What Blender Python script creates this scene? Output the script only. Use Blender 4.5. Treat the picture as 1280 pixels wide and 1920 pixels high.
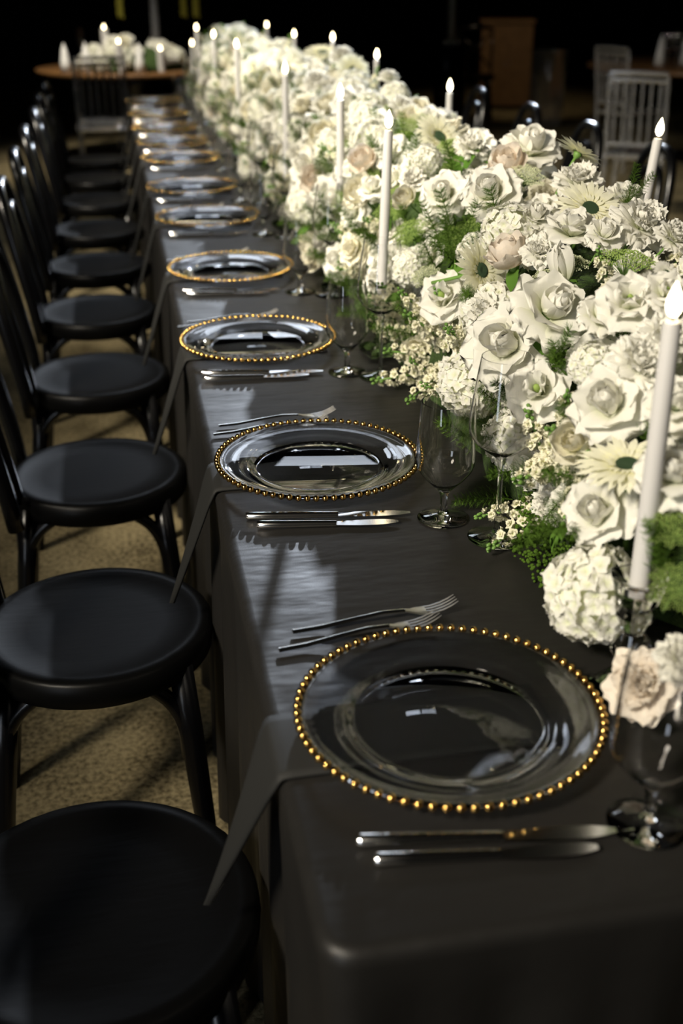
import bpy, bmesh, math, random
from mathutils import Vector, Matrix, Quaternion
for o in list(bpy.data.objects): bpy.data.objects.remove(o)
R = random.Random(11)
S = bpy.context.scene
COL = S.collection
PI = math.pi
T = 0.76            # table top height

# ------------------------------------------------------------ camera
cam_d = bpy.data.cameras.new('camera'); cam = bpy.data.objects.new('camera', cam_d); COL.objects.link(cam)
cam_d.sensor_fit = 'VERTICAL'; cam_d.sensor_height = 36; cam_d.sensor_width = 24
cam_d.lens = 2134.6 / 1920 * 36
yaw, pitch, roll = math.radians(10.859), math.radians(25.543), math.radians(-0.2)
fw = Vector((math.sin(yaw)*math.cos(pitch), math.cos(yaw)*math.cos(pitch), -math.sin(pitch)))
rt = Vector((math.cos(yaw), -math.sin(yaw), 0)); up = rt.cross(fw)
rr = rt*math.cos(roll) + up*math.sin(roll); uu = up*math.cos(roll) - rt*math.sin(roll)
m = Matrix((rr, uu, -fw)).transposed().to_4x4(); m.translation = Vector((-0.1107, 0, T + 0.7363))
cam.matrix_world = m
cam_d.dof.use_dof = True; cam_d.dof.focus_distance = 1.70; cam_d.dof.aperture_fstop = 3.2
cam_d.clip_start = 0.02; cam_d.clip_end = 100
S.camera = cam

# ------------------------------------------------------------ world, lights, exposure
W = bpy.data.worlds.new('world'); S.world = W; W.use_nodes = True
W.node_tree.nodes['Background'].inputs[0].default_value = (0.01, 0.01, 0.012, 1)
W.node_tree.nodes['Background'].inputs[1].default_value = 0.2
S.view_settings.view_transform = 'Standard'; S.view_settings.look = 'None'
S.view_settings.exposure = 0.0; S.view_settings.gamma = 1.0; S.view_settings.use_curve_mapping = False

def light(name, kind, loc, target, power, color, size=0.3, size_y=None, spot=None, blend=0.5):
    d = bpy.data.lights.new(name, kind); o = bpy.data.objects.new(name, d); COL.objects.link(o)
    d.energy = power; d.color = color
    if kind == 'AREA':
        d.size = size
        if size_y: d.shape = 'RECTANGLE'; d.size_y = size_y
    else:
        d.shadow_soft_size = size
        if spot: d.spot_size = math.radians(spot); d.spot_blend = blend
    o.location = loc
    o.rotation_euler = (Vector(target) - Vector(loc)).to_track_quat('-Z', 'Y').to_euler()
    return o
WARM = (1.0, 0.90, 0.74); COOL = (0.80, 0.88, 1.0)
# row of ceiling wash lights to the left of the table, throwing light onto the flower runner
light('key_near', 'SPOT', (-2.3, -0.6, 3.3), (0.45, 1.55, 0.95), 1060, WARM, 0.35, spot=38, blend=0.9)
light('key_mid', 'SPOT', (-2.2, 1.6, 3.4), (0.55, 3.3, 0.95), 1150, WARM, 0.35, spot=44, blend=0.9)
light('key_far', 'SPOT', (-1.9, 3.8, 3.5), (0.55, 5.8, 0.95), 1350, WARM, 0.35, spot=50, blend=0.9)
# cold stage lamp far behind the table, to the right
light('cold_back_spot', 'SPOT', (2.9, 12.5, 3.75), (0.15, 4.6, 0.76), 4800, COOL, 0.06, spot=15.9, blend=0.2)
light('cold_back_spot', 'SPOT', (4.6, 12.5, 3.75), (1.8, 5.2, 0.9), 3000, COOL, 0.06, spot=15, blend=0.4)  # second spot, added to put highlights on the right-hand chair hoops
# pair of high window panels on the far wall
light('high_window', 'AREA', (0.30, 9.6, 4.75), (0.17, 1.7, 0.76), 22, COOL, 1.0, 1.1)
light('high_window', 'AREA', (1.42, 9.6, 4.75), (0.17, 1.7, 0.76), 12, COOL, 1.0, 1.1)
# tall open doorway behind and left of the camera
light('doorway', 'AREA', (-2.6, -1.9, 1.35), (0.4, 2.2, 1.0), 22, COOL, 0.55, 2.3)
# small spots aimed at the back of the room
light('cabinet_fill', 'SPOT', (3.4, 11.0, 3.4), (4.3, 13.2, 0.7), 70, (1.0, 0.78, 0.5), 0.1, spot=40, blend=0.8)  # added fill that lifts the cabinet out of the dark
light('side_table_fill', 'SPOT', (3.6, 7.2, 3.6), (4.2, 8.9, 0.8), 22, (1.0, 0.9, 0.75), 0.1, spot=50, blend=0.8)  # added fill to brighten the right table's glasses and napkins
light('far_table_lamp', 'SPOT', (-0.8, 8.4, 3.6), (-0.1, 9.7, 0.9), 650, WARM, 0.2, spot=44, blend=0.8)

# ------------------------------------------------------------ materials
MATS = {}
def newmat(name):
    mt = bpy.data.materials.new(name); mt.use_nodes = True; MATS[name] = mt
    return mt, mt.node_tree.nodes, mt.node_tree.links
def noise_bump(n, l, p, scale, strength, dist=0.002, coord='Object', detail=4, stretch=None):
    tc = n.new('ShaderNodeTexCoord'); mp = n.new('ShaderNodeMapping'); nz = n.new('ShaderNodeTexNoise'); b = n.new('ShaderNodeBump')
    nz.inputs['Scale'].default_value = scale; nz.inputs['Detail'].default_value = detail
    if stretch: mp.inputs['Scale'].default_value = stretch
    b.inputs['Strength'].default_value = strength; b.inputs['Distance'].default_value = dist
    l.new(tc.outputs[coord], mp.inputs[0]); l.new(mp.outputs[0], nz.inputs['Vector']); l.new(nz.outputs[0], b.inputs['Height']); l.new(b.outputs[0], p.inputs['Normal'])
    return nz
def principled(name, color, rough=0.5, metal=0.0, trans=0.0, ior=1.45, spec=0.5, bump=None, vary=0.0, sheen=0.0):
    mt, n, l = newmat(name); p = n['Principled BSDF']
    p.inputs['Base Color'].default_value = (*color, 1); p.inputs['Roughness'].default_value = rough
    p.inputs['Metallic'].default_value = metal; p.inputs['Transmission Weight'].default_value = trans
    p.inputs['IOR'].default_value = ior; p.inputs['Specular IOR Level'].default_value = spec
    p.inputs['Sheen Weight'].default_value = sheen
    if bump: nz = noise_bump(n, l, p, *bump)
    if vary:
        tc = n.new('ShaderNodeTexCoord'); nz = n.new('ShaderNodeTexNoise'); nz.inputs['Scale'].default_value = 9
        mx = n.new('ShaderNodeMix'); mx.data_type = 'RGBA'
        mx.inputs[6].default_value = (*[c*(1-vary) for c in color], 1); mx.inputs[7].default_value = (*[min(1, c*(1+vary)) for c in color], 1)
        l.new(tc.outputs['Object'], nz.inputs['Vector']); l.new(nz.outputs[0], mx.inputs[0]); l.new(mx.outputs[2], p.inputs['Base Color'])
    return mt
def petal_mat(name, tip, base, trans=0.38, rnd=0.06):
    mt, n, l = newmat(name); n.remove(n['Principled BSDF']); out = n['Material Output']
    at = n.new('ShaderNodeAttribute'); at.attribute_name = 'pv'
    cr = n.new('ShaderNodeValToRGB'); cr.color_ramp.elements[0].color = (*base, 1); cr.color_ramp.elements[1].color = (*tip, 1)
    cr.color_ramp.elements[0].position = 0.0; cr.color_ramp.elements[1].position = 0.55
    oi = n.new('ShaderNodeObjectInfo'); hs = n.new('ShaderNodeHueSaturation')
    mr = n.new('ShaderNodeMapRange'); mr.inputs[3].default_value = 1 - rnd; mr.inputs[4].default_value = 1.0
    l.new(oi.outputs['Random'], mr.inputs[0]); l.new(mr.outputs[0], hs.inputs['Value'])
    l.new(at.outputs['Fac'], cr.inputs[0]); l.new(cr.outputs[0], hs.inputs['Color'])
    d = n.new('ShaderNodeBsdfDiffuse'); t = n.new('ShaderNodeBsdfTranslucent'); mx = n.new('ShaderNodeMixShader'); mx.inputs[0].default_value = trans
    tc = n.new('ShaderNodeTexCoord'); nz = n.new('ShaderNodeTexNoise'); nz.inputs['Scale'].default_value = 14; b = n.new('ShaderNodeBump')
    b.inputs['Strength'].default_value = 0.05; b.inputs['Distance'].default_value = 0.01
    l.new(tc.outputs['Object'], nz.inputs['Vector']); l.new(nz.outputs[0], b.inputs['Height']); l.new(b.outputs[0], d.inputs['Normal'])
    l.new(hs.outputs[0], d.inputs[0]); l.new(hs.outputs[0], t.inputs[0]); l.new(d.outputs[0], mx.inputs[1]); l.new(t.outputs[0], mx.inputs[2]); l.new(mx.outputs[0], out.inputs[0])
    return mt
def emis(name, color, strength):
    mt, n, l = newmat(name); p = n['Principled BSDF']; p.inputs['Base Color'].default_value = (*color, 1)
    p.inputs['Emission Color'].default_value = (*color, 1); p.inputs['Emission Strength'].default_value = strength
    return mt

petal_mat('petal_white', (0.90, 0.89, 0.82), (0.80, 0.83, 0.60))
petal_mat('petal_cream', (0.90, 0.87, 0.73), (0.80, 0.80, 0.50))
petal_mat('petal_blush', (0.91, 0.84, 0.74), (0.90, 0.76, 0.60))
petal_mat('petal_stock', (0.88, 0.85, 0.66), (0.62, 0.68, 0.32), 0.25)
petal_mat('petal_gerbera', (0.90, 0.89, 0.72), (0.86, 0.84, 0.48))
petal_mat('leaf_green', (0.12, 0.24, 0.04), (0.09, 0.20, 0.03), 0.25, 0.35)
petal_mat('fern_green', (0.105, 0.19, 0.03), (0.065, 0.13, 0.02), 0.3, 0.4)
petal_mat('lace_white', (0.74, 0.78, 0.52), (0.4, 0.5, 0.2), 0.2)
petal_mat('lace_green', (0.34, 0.47, 0.13), (0.2, 0.32, 0.06), 0.25)
petal_mat('bubble_green', (0.075, 0.14, 0.02), (0.05, 0.11, 0.015), 0.15)
principled('stem_green', (0.13, 0.25, 0.05), 0.5)
principled('disc_green', (0.06, 0.13, 0.05), 0.8, bump=(260, 1.0, 0.01))
principled('disc_brown', (0.10, 0.06, 0.02), 0.8, bump=(260, 1.0, 0.01))
principled('moss', (0.035, 0.07, 0.012), 0.95, bump=(60, 1.0, 0.03))
principled('glass', (1, 1, 1), 0.0, trans=1.0, ior=1.43)
principled('plate_glass', (0.97, 0.98, 1.0), 0.02, trans=1.0, ior=1.5)
principled('crystal', (1, 1, 1), 0.0, trans=1.0, ior=1.54)
principled('gold', (0.70, 0.43, 0.13), 0.15, metal=1.0)
principled('steel', (0.82, 0.81, 0.79), 0.15, metal=1.0)
principled('steel_satin', (0.85, 0.83, 0.79), 0.32, metal=1.0)
principled('wax', (0.55, 0.54, 0.525), 0.45, bump=(18, 0.08, 0.002))
principled('wick', (0.05, 0.03, 0.02), 0.9)
emis('flame', (1.0, 0.83, 0.50), 14)
principled('black_wood', (0.0025, 0.0025, 0.003), 0.24, spec=0.5, bump=(30, 0.06, 0.002, 'Object', 3, (1, 8, 1)))
principled('seat_wood', (0.0022, 0.0022, 0.0022), 0.38, spec=0.15, bump=(14, 0.10, 0.003, 'Object', 4, (1, 6, 1)))
principled('napkin_cloth', (0.0095, 0.0097, 0.0088), 0.75, bump=(900, 0.25, 0.0004), sheen=0.0)
principled('acrylic', (0.90, 0.92, 0.95), 0.10, trans=0.88, ior=1.45)
principled('table_gold_wood', (0.14, 0.07, 0.025), 0.35, vary=0.3)
principled('brown_wood', (0.20, 0.115, 0.05), 0.45, vary=0.35, bump=(6, 0.15, 0.004, 'Object', 4, (6, 6, 1)))
principled('drape_black', (0.006, 0.006, 0.006), 0.9)
principled('white_linen', (0.8, 0.8, 0.78), 0.8)
principled('amber_leaf', (0.55, 0.52, 0.08), 0.6)
# table linen: black satin-weave cloth with slight creases
mt, n, l = newmat('table_cloth'); p = n['Principled BSDF']
p.inputs['Base Color'].default_value = (0.0125, 0.0118, 0.0108, 1); p.inputs['Roughness'].default_value = 0.46; p.inputs['Specular IOR Level'].default_value = 0.35
tc = n.new('ShaderNodeTexCoord')
def nz_(scale, st, detail=4):
    mp = n.new('ShaderNodeMapping'); mp.inputs['Scale'].default_value = st; z = n.new('ShaderNodeTexNoise'); z.inputs['Scale'].default_value = scale; z.inputs['Detail'].default_value = detail
    l.new(tc.outputs['Object'], mp.inputs[0]); l.new(mp.outputs[0], z.inputs['Vector']); return z
a = nz_(7, (1.0, 2.6, 1.0), 3); b2 = nz_(800, (1, 1, 1), 1)
bm1 = n.new('ShaderNodeBump'); bm1.inputs['Strength'].default_value = 0.35; bm1.inputs['Distance'].default_value = 0.012
bm2 = n.new('ShaderNodeBump'); bm2.inputs['Strength'].default_value = 0.3; bm2.inputs['Distance'].default_value = 0.0005
l.new(a.outputs[0], bm1.inputs['Height']); l.new(b2.outputs[0], bm2.inputs['Height']); l.new(bm1.outputs[0], bm2.inputs['Normal']); l.new(bm2.outputs[0], p.inputs['Normal'])
# floor: mottled beige-brown carpet
mt, n, l = newmat('carpet'); p = n['Principled BSDF']; p.inputs['Roughness'].default_value = 0.95; p.inputs['Specular IOR Level'].default_value = 0.1
tc = n.new('ShaderNodeTexCoord'); z1 = n.new('ShaderNodeTexNoise'); z1.inputs['Scale'].default_value = 85; z1.inputs['Detail'].default_value = 5
z2 = n.new('ShaderNodeTexNoise'); z2.inputs['Scale'].default_value = 6; cr = n.new('ShaderNodeValToRGB')
cr.color_ramp.elements[0].position = 0.36; cr.color_ramp.elements[0].color = (0.07, 0.056, 0.03, 1)
cr.color_ramp.elements[1].position = 0.62; cr.color_ramp.elements[1].color = (0.36, 0.295, 0.165, 1)
l.new(tc.outputs['Object'], z1.inputs['Vector']); l.new(tc.outputs['Object'], z2.inputs['Vector'])
mx = n.new('ShaderNodeMath'); mx.operation = 'MULTIPLY_ADD'; mx.inputs[1].default_value = 0.35; 
l.new(z2.outputs[0], mx.inputs[0]); ad = n.new('ShaderNodeMath'); ad.operation = 'MULTIPLY'; ad.inputs[1].default_value = 0.68
l.new(z1.outputs[0], ad.inputs[0]); l.new(ad.outputs[0], mx.inputs[2]); l.new(mx.outputs[0], cr.inputs[0]); l.new(cr.outputs[0], p.inputs['Base Color'])
bp_ = n.new('ShaderNodeBump'); bp_.inputs['Strength'].default_value = 0.6; bp_.inputs['Distance'].default_value = 0.004
l.new(z1.outputs[0], bp_.inputs['Height']); l.new(bp_.outputs[0], p.inputs['Normal'])

# ------------------------------------------------------------ mesh helpers
class MB:
    def __init__(s): s.v = []; s.f = []; s.pv = []
    def add(s, vs, fs, pv=None, mat=None):
        o = len(s.v)
        for q in vs: s.v.append(tuple(mat @ Vector(q)) if mat else tuple(q))
        s.f += [tuple(i + o for i in f) for f in fs]
        s.pv += list(pv) if pv else [1.0]*len(vs)
    def merge(s, other, mat): s.add(other.v, other.f, other.pv, mat)
    def mesh(s, name, mat, smooth=True):
        me = bpy.data.meshes.new(name); me.from_pydata(s.v, [], s.f); me.materials.append(MATS[mat])
        if smooth: me.polygons.foreach_set('use_smooth', [True]*len(me.polygons))
        at = me.attributes.new('pv', 'FLOAT', 'POINT'); at.data.foreach_set('value', s.pv)
        me.update()
        if mat in ('glass', 'steel_satin', 'plate_glass', 'acrylic', 'steel', 'wax'): me.set_sharp_from_angle(angle=math.radians(40))
        return me
def ob(name, me, parent=None, mat=None):
    o = bpy.data.objects.new(name, me); COL.objects.link(o)
    if parent: o.parent = parent
    if mat is not None: o.matrix_basis = mat
    return o
def tag(o, label=None, cat=None, group=None, kind=None):
    if label: o['label'] = label
    if cat: o['category'] = cat
    if group: o['group'] = group
    if kind: o['kind'] = kind
    return o
def thing(name, label, cat, mat=None, group=None):
    return tag(ob(name, None, None, mat if mat is not None else Matrix()), label, cat, group)
def TR(x, y, z): return Matrix.Translation((x, y, z))
def RZ(a): return Matrix.Rotation(a, 4, 'Z')
def lathe(prof, seg=32, closed=False, pv=None):
    b = MB(); vs = []; fs = []; n = len(prof)
    for i in range(seg):
        a = 2*PI*i/seg
        for r, z in prof: vs.append((r*math.cos(a), r*math.sin(a), z))
    for i in range(seg):
        j = (i+1) % seg
        for k in range(n if closed else n-1):
            k2 = (k+1) % n
            fs.append((i*n+k, j*n+k, j*n+k2, i*n+k2))
    b.add(vs, fs); return b
def sweep(pts, rad, seg=8, upv=(0, 0, 1), cap=True, closed=False):
    """elliptical tube along pts; rad = list of (half width, half height)"""
    b = MB(); vs = []; fs = []; n = len(pts); P = [Vector(q) for q in pts]; u0 = Vector(upv)
    for i in range(n):
        if closed: t = P[(i+1) % n] - P[i-1]
        else: t = P[min(i+1, n-1)] - P[max(i-1, 0)]
        t.normalize(); s = t.cross(u0)
        if s.length < 1e-4: s = t.cross(Vector((1, 0.01, 0)))
        s.normalize(); w = s.cross(t); r = rad[i] if isinstance(rad, list) else rad
        if not isinstance(r, tuple): r = (r, r)
        for k in range(seg):
            a = 2*PI*k/seg; vs.append(P[i] + s*math.cos(a)*r[0] + w*math.sin(a)*r[1])
    for i in range(n if closed else n-1):
        for k in range(seg):
            fs.append((i*seg+k, i*seg+(k+1) % seg, ((i+1) % n)*seg+(k+1) % seg, ((i+1) % n)*seg+k))
    if cap and not closed: fs.append(tuple(range(seg))[::-1]); fs.append(tuple((n-1)*seg+k for k in range(seg)))
    b.add(vs, fs); return b
def box(x0, x1, y0, y1, z0, z1):
    b = MB(); b.add([(x0,y0,z0),(x1,y0,z0),(x1,y1,z0),(x0,y1,z0),(x0,y0,z1),(x1,y0,z1),(x1,y1,z1),(x0,y1,z1)],
        [(0,3,2,1),(4,5,6,7),(0,1,5,4),(1,2,6,5),(2,3,7,6),(3,0,4,7)]); return b
def blob(r=1, seg=8, rings=5, sz=1.0):
    return lathe([(r*math.sin(PI*k/rings)+1e-5, -r*sz*math.cos(PI*k/rings)) for k in range(rings+1)], seg)
def bez(p0, p1, p2, n=8):
    p0, p1, p2 = Vector(p0), Vector(p1), Vector(p2)
    return [p0*(1-t)**2 + p1*2*t*(1-t) + p2*t*t for t in [i/n for i in range(n+1)]]

# ------------------------------------------------------------ room shell
def struct(name, b, mat, smooth=False): return tag(ob(name, b.mesh(name, mat, smooth)), kind='structure')
struct('floor', box(-7, 11, -3, 18, -0.1, 0), 'carpet')
struct('ceiling', box(-7, 11, -3, 18, 5.6, 5.7), 'drape_black')
def drape_wall(name, p0, p1):
    b = MB(); n = 220; d = Vector((p1[0]-p0[0], p1[1]-p0[1], 0)); L = d.length; d.normalize(); nn = Vector((-d.y, d.x, 0)); vs = []; fs = []
    for i in range(n+1):
        s = L*i/n; q = Vector((p0[0], p0[1], 0)) + d*s + nn*(0.05*math.sin(s*2*PI/0.42) + 0.02*math.sin(s*2*PI/0.17+1))
        vs += [(q.x, q.y, 0), (q.x, q.y, 5.6)]
    fs = [(2*i, 2*i+2, 2*i+3, 2*i+1) for i in range(n)]
    b.add(vs, fs); return struct(name, b, 'drape_black', True)
drape_wall('wall_back', (-7, 17.8), (11, 17.8)); drape_wall('wall_left', (-6.8, -3), (-6.8, 18))
drape_wall('wall_right', (10.8, -3), (10.8, 18)); drape_wall('wall_front', (-7, -2.8), (11, -2.8))

# ------------------------------------------------------------ long table and its black cloth
TX0, TX1, TY0, TY1 = 0.0, 1.28, 0.675, 7.86
tb = thing('banquet_table', 'long banquet table hidden under the black cloth', 'table', TR(0.64, 4.2, 0))
tp = box(TX0+.012-.64, TX1-.012-.64, TY0+.012-4.2, TY1-.012-4.2, T-.035, T-.006)
ob('tabletop', tp.mesh('tabletop', 'brown_wood', False), tb)
legm = sweep([(0, 0, 0), (0, 0, .72)], .022).mesh('leg', 'black_wood')
for x in (.1, 1.18):
    for y in (.9, 3.1, 5.4, 7.6): ob('leg', legm, tb, TR(x-.64, y-4.2, 0))
def perimeter(step):
    pts = []; cr = .035
    def arc(cx, cy, a0):
        for k in range(7):
            a = a0 + (PI/2)*k/6; pts.append((cx+cr*math.cos(a), cy+cr*math.sin(a), math.cos(a), math.sin(a)))
    def line(x0, y0, x1, y1, nx, ny):
        L = math.hypot(x1-x0, y1-y0); n = int(L/step)
        for i in range(1, n): pts.append((x0+(x1-x0)*i/n, y0+(y1-y0)*i/n, nx, ny))
    arc(TX1-cr, TY0+cr, -PI/2); line(TX1, TY0+cr, TX1, TY1-cr, 1, 0)
    arc(TX1-cr, TY1-cr, 0); line(TX1-cr, TY1, TX0+cr, TY1, 0, 1)
    arc(TX0+cr, TY1-cr, PI/2); line(TX0, TY1-cr, TX0, TY0+cr, -1, 0)
    arc(TX0+cr, TY0+cr, PI); line(TX0+cr, TY0, TX1-cr, TY0, 0, -1)
    return pts
cl = MB(); per = perimeter(.014); rows = [(-.016, 0.0, 0), (-.010, -.0008, 0), (-.004, -.0045, 0), (-.0008, -.010, 0), (0, -.017, 0)]
rows += [(0, -.03 - .715*(k/15)**1.15, (k/15)) for k in range(1, 16)]
vs = []; s = 0; prev = per[0]
for q in per:
    s += math.hypot(q[0]-prev[0], q[1]-prev[1]); prev = q
    for off, dz, d in rows:
        fold = d**.75*(.020*math.sin(s*2*PI/.23 + 1.1*math.sin(s*1.7)) + .011*math.sin(s*2*PI/.094 + 2*math.sin(s*2.3))) - .012*d**.5*(1 if d else 0)
        o_ = off + fold
        vs.append((q[0]+q[2]*o_, q[1]+q[3]*o_, T+dz))
n, r_ = len(per), len(rows); fs = []
for i in range(n):
    j = (i+1) % n
    for k in range(r_-1): fs.append((i*r_+k, i*r_+k+1, j*r_+k+1, j*r_+k))
fs.append(tuple(i*r_ for i in range(n)))
cl.add(vs, fs)
tag(ob('tablecloth', cl.mesh('tablecloth', 'table_cloth')), 'black floor-length cloth covering the long banquet table', 'tablecloth')

# ------------------------------------------------------------ place settings
ORD = ['nearest', 'second-nearest', 'third-nearest', 'fourth-nearest', 'fifth-nearest', 'sixth-nearest', 'seventh-nearest', 'eighth-nearest', 'ninth-nearest', 'tenth-nearest', 'farthest']
PL = [(.190, .964), (.171, 1.671), (.158, 2.346), (.168, 3.002), (.167, 3.700), (.160, 4.270), (.166, 4.969), (.158, 5.467), (.152, 5.999), (.148, 6.610), (.146, 7.288)]
prof = [(1e-5, .0055), (.098, .0055), (.104, .0075), (.110, .0125), (.116, .0145), (.135, .0165), (.148, .0185), (.152, .0205), (.156, .0205), (.1585, .019), (.158, .016), (.150, .0135), (.135, .0120), (.117, .0095), (.112, .0065), (.106, .0008), (.098, .0008), (.094, .0018), (1e-5, .0018)]
plate_me = lathe(prof[::-1], 72).mesh('plate_body', 'plate_glass')
bead_b = blob(.0050, 10, 6); bead_me = bead_b.mesh('bead', 'gold')
NB = 76
ring = MB()
for i in range(NB):
    a = 2*PI*i/NB; ring.merge(blob(.0048, 6, 4), TR(.1615*math.cos(a), .1615*math.sin(a), .0205))
ring_me = ring.mesh('bead_ring', 'gold')
for k, (x, y) in enumerate(PL):
    t = thing('charger_plate', f'clear glass charger plate with gold beaded rim, {ORD[k]} of the row', 'plate', TR(x, y, T+.0055) @ RZ(R.uniform(0, 1)), 'glass charger plates')
    ob('plate_body', plate_me, t)
    if k < 4:
        for i in range(NB):
            a = 2*PI*i/NB; ob('bead', bead_me, t, TR(.1615*math.cos(a), .1615*math.sin(a), .0205))
    else: tag(ob('bead_ring', ring_me, t), kind='stuff')

# napkin: folded strip under the plate, falling over the table edge to a point
def napkin_mesh(w0, w1, seed):
    rr_ = random.Random(seed); prof_ = []
    for i in range(9): prof_.append((.30 - .285*i/8, .0032, 0))
    for a in (25, 50, 75): prof_.append((.012-.012*math.sin(math.radians(a))-.004, .0032-.011*(1-math.cos(math.radians(a))), 0.01))
    N = 16
    for i in range(1, N+1):
        q = i/N; prof_.append((-.008 - .068*q**1.05, -.012 - .24*q, q))
    nv = 9; top = []
    for (x, z, q) in prof_:
        for j in range(nv):
            v = j/(nv-1); ya = w0 + (w1-w0-.004)*(q**.9 if q > .012 else 0); yy = ya + (w1-ya)*v
            bul = .006*math.sin(PI*v)*min(1, q*3)
            top.append((x - bul, yy, z + (.0012*math.sin(PI*v) if q == 0 else 0)))
    b = MB(); n_ = len(prof_); th = .0035
    bot = []
    for i in range(n_):
        a_, c_ = Vector(prof_[max(i-1, 0)][:2]), Vector(prof_[min(i+1, n_-1)][:2]); d = (c_-a_).normalized(); nrm = (d.y, -d.x)  # inward
        for j in range(nv):
            p_ = top[i*nv+j]; sgn = -1 if nrm[1] > 0 else 1
            bot.append((p_[0]+nrm[0]*th*sgn if True else 0, p_[1], p_[2]+nrm[1]*th*sgn))
    fs = []
    for i in range(n_-1):
        for j in range(nv-1):
            A = i*nv+j; fs.append((A, A+1, A+nv+1, A+nv)); B = A + n_*nv; fs.append((B, B+nv, B+nv+1, B+1))
        for j in (0, nv-1):
            A = i*nv+j; B = A+n_*nv; fs.append((A, A+nv, B+nv, B) if j == 0 else (A, B, B+nv, A+nv))
    b.add(top+bot, fs); return b.mesh('napkin', 'napkin_cloth')
for k, (x, y) in enumerate(PL):
    me = napkin_mesh(-.053 + R.uniform(-.004, .004), .058 + R.uniform(-.006, .006), k)
    tag(ob('napkin', me, None, TR(0, y, T+.0012)), f'black folded napkin hanging over the table edge from under the {ORD[k]} plate', 'napkin', 'black napkins')

# cutlery
def knife_parts(L):
    hl = L*.56
    hp = [(0, 0, .006), (.004, 0, .0062), (hl*.3, 0, .006), (hl*.7, 0, .0058), (hl, 0, .0055)]
    h = sweep(hp, [(.0052, .0048), (.0075, .006), (.0068, .0055), (.006, .005), (.0055, .0045)], 10)
    bl = MB(); ts = [i/10 for i in range(11)]; vs = []
    for t in ts:
        xx = hl + (L-hl)*t; top = .0055 + .0045*math.sin(min(1, t*1.3)*PI/2)*(1 if t < .7 else max(0, 1-((t-.7)/.3)**2)); bot = -.006*(1-t**6) - .002*math.sin(PI*t)
        zz = .0055
        vs += [(xx, top, zz+.0006), (xx, bot, zz+.0002), (xx, bot, zz-.0002), (xx, top, zz-.0012)]
    fs = []
    for i in range(10):
        for k in range(4): fs.append((i*4+k, i*4+(k+1) % 4, (i+1)*4+(k+1) % 4, (i+1)*4+k))
    fs += [(3, 2, 1, 0), (40, 41, 42, 43)]; bl.add(vs, fs)
    return h.mesh('handle', 'steel'), bl.mesh('blade', 'steel', False)
def fork_parts(L):
    hl = L*.68
    pts = [(0, 0, .004), (hl*.25, 0, .0045), (hl*.55, 0, .009), (hl*.8, 0, .012), (hl, 0, .0105)]
    h = sweep(pts, [(.0055, .002), (.005, .0022), (.0038, .0022), (.003, .0022), (.0035, .0016)], 8)
    def zc(t): return .0105 - .008*math.sin(t*PI*.8) + .012*t*t
    nk = sweep([(hl + L*.32*t, 0, zc(t)) for t in (0, .12, .24, .34, .42)], [(.0035, .0015), (.006, .0013), (.0098, .0012), (.0108, .0012), (.0112, .0011)], 8)
    tine = sweep([(hl + L*.32*t, 0, zc(t)) for t in (.38, .55, .72, .88, 1.0)], [(.0017, .001), (.0017, .001), (.0015, .0009), (.0012, .0008), (.0004, .0004)], 6)
    return h.mesh('handle', 'steel'), nk.mesh('neck', 'steel_satin'), tine.mesh('tine', 'steel_satin')
KN = knife_parts(.243); KN2 = knife_parts(.206); FK = fork_parts(.212); FK2 = fork_parts(.205)
def put(name, meshes, label, cat, grp, p0, p1, z=0):
    a = math.atan2(p1[1]-p0[1], p1[0]-p0[0]); t = thing(name, label, cat, TR(p0[0], p0[1], T+.001+z) @ RZ(a), grp)
    ob('handle', meshes[0], t)
    if len(meshes) == 2: ob('blade', meshes[1], t)
    else:
        ob('neck', meshes[1], t)
        for q in (-1.5, -.5, .5, 1.5): ob('tine', meshes[2], t, TR(0, q*.0058, 0))
for k, (x, y) in enumerate(PL):
    j = lambda: R.uniform(-.004, .004)
    put('dinner_knife', KN, f'long polished steel knife closest to the {ORD[k]} plate', 'knife', 'knives', (x-.134+j(), y-.160+j()), (x+.105, y-.194+j()))
    put('butter_knife', KN2, f'shorter polished steel knife in front of the {ORD[k]} plate', 'knife', 'knives', (x-.126+j(), y-.192+j()), (x+.075, y-.216+j()))
    put('dinner_fork', FK, f'steel fork behind the {ORD[k]} plate, farther of its pair', 'fork', 'forks', (x-.137+j(), y+.220+j()), (x+.05, y+.236+j()))
    put('salad_fork', FK2, f'steel fork tucked against the far rim of the {ORD[k]} plate', 'fork', 'forks', (x-.156+j(), y+.184+j()), (x+.05, y+.205+j()))

# glasses
def shell(outer, th, z_in):
    """outer profile bottom->rim (r,z); inner wall th thick closing at z_in"""
    inner = [(max(r-th, 1e-5), z) for r, z in outer if z > z_in + .002][::-1]
    inner[0] = (inner[0][0], outer[-1][1])
    return outer + inner + [(1e-5, z_in)]
gob = [(1e-5, 0), (.037, 0), (.0385, .0012), (.037, .0026), (.020, .0048), (.009, .0080), (.0058, .014), (.0052, .026), (.0055, .036), (.0090, .0445), (.0180, .0540), (.0300, .0660), (.0395, .0790), (.0428, .0880), (.0430, .0960), (.0420, .1150), (.0400, .1450), (.0372, .1815), (.0368, .1830)]
tall = [(1e-5, 0), (.040, 0), (.042, .0012), (.040, .0026), (.020, .0050), (.0080, .009), (.0045, .018), (.0036, .05), (.0036, .09), (.0045, .112), (.0090, .1240), (.0230, .1345), (.0380, .1470), (.0465, .1600), (.0478, .1700), (.0465, .190), (.0420, .225), (.0352, .2675), (.0348, .2690)]
GOB = (lathe(shell([(1e-5, .0446)] + gob[9:], .0013, .0475), 40), lathe(gob[:9] + [(.0088, .0444), (1e-5, .0444)], 32))
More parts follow.
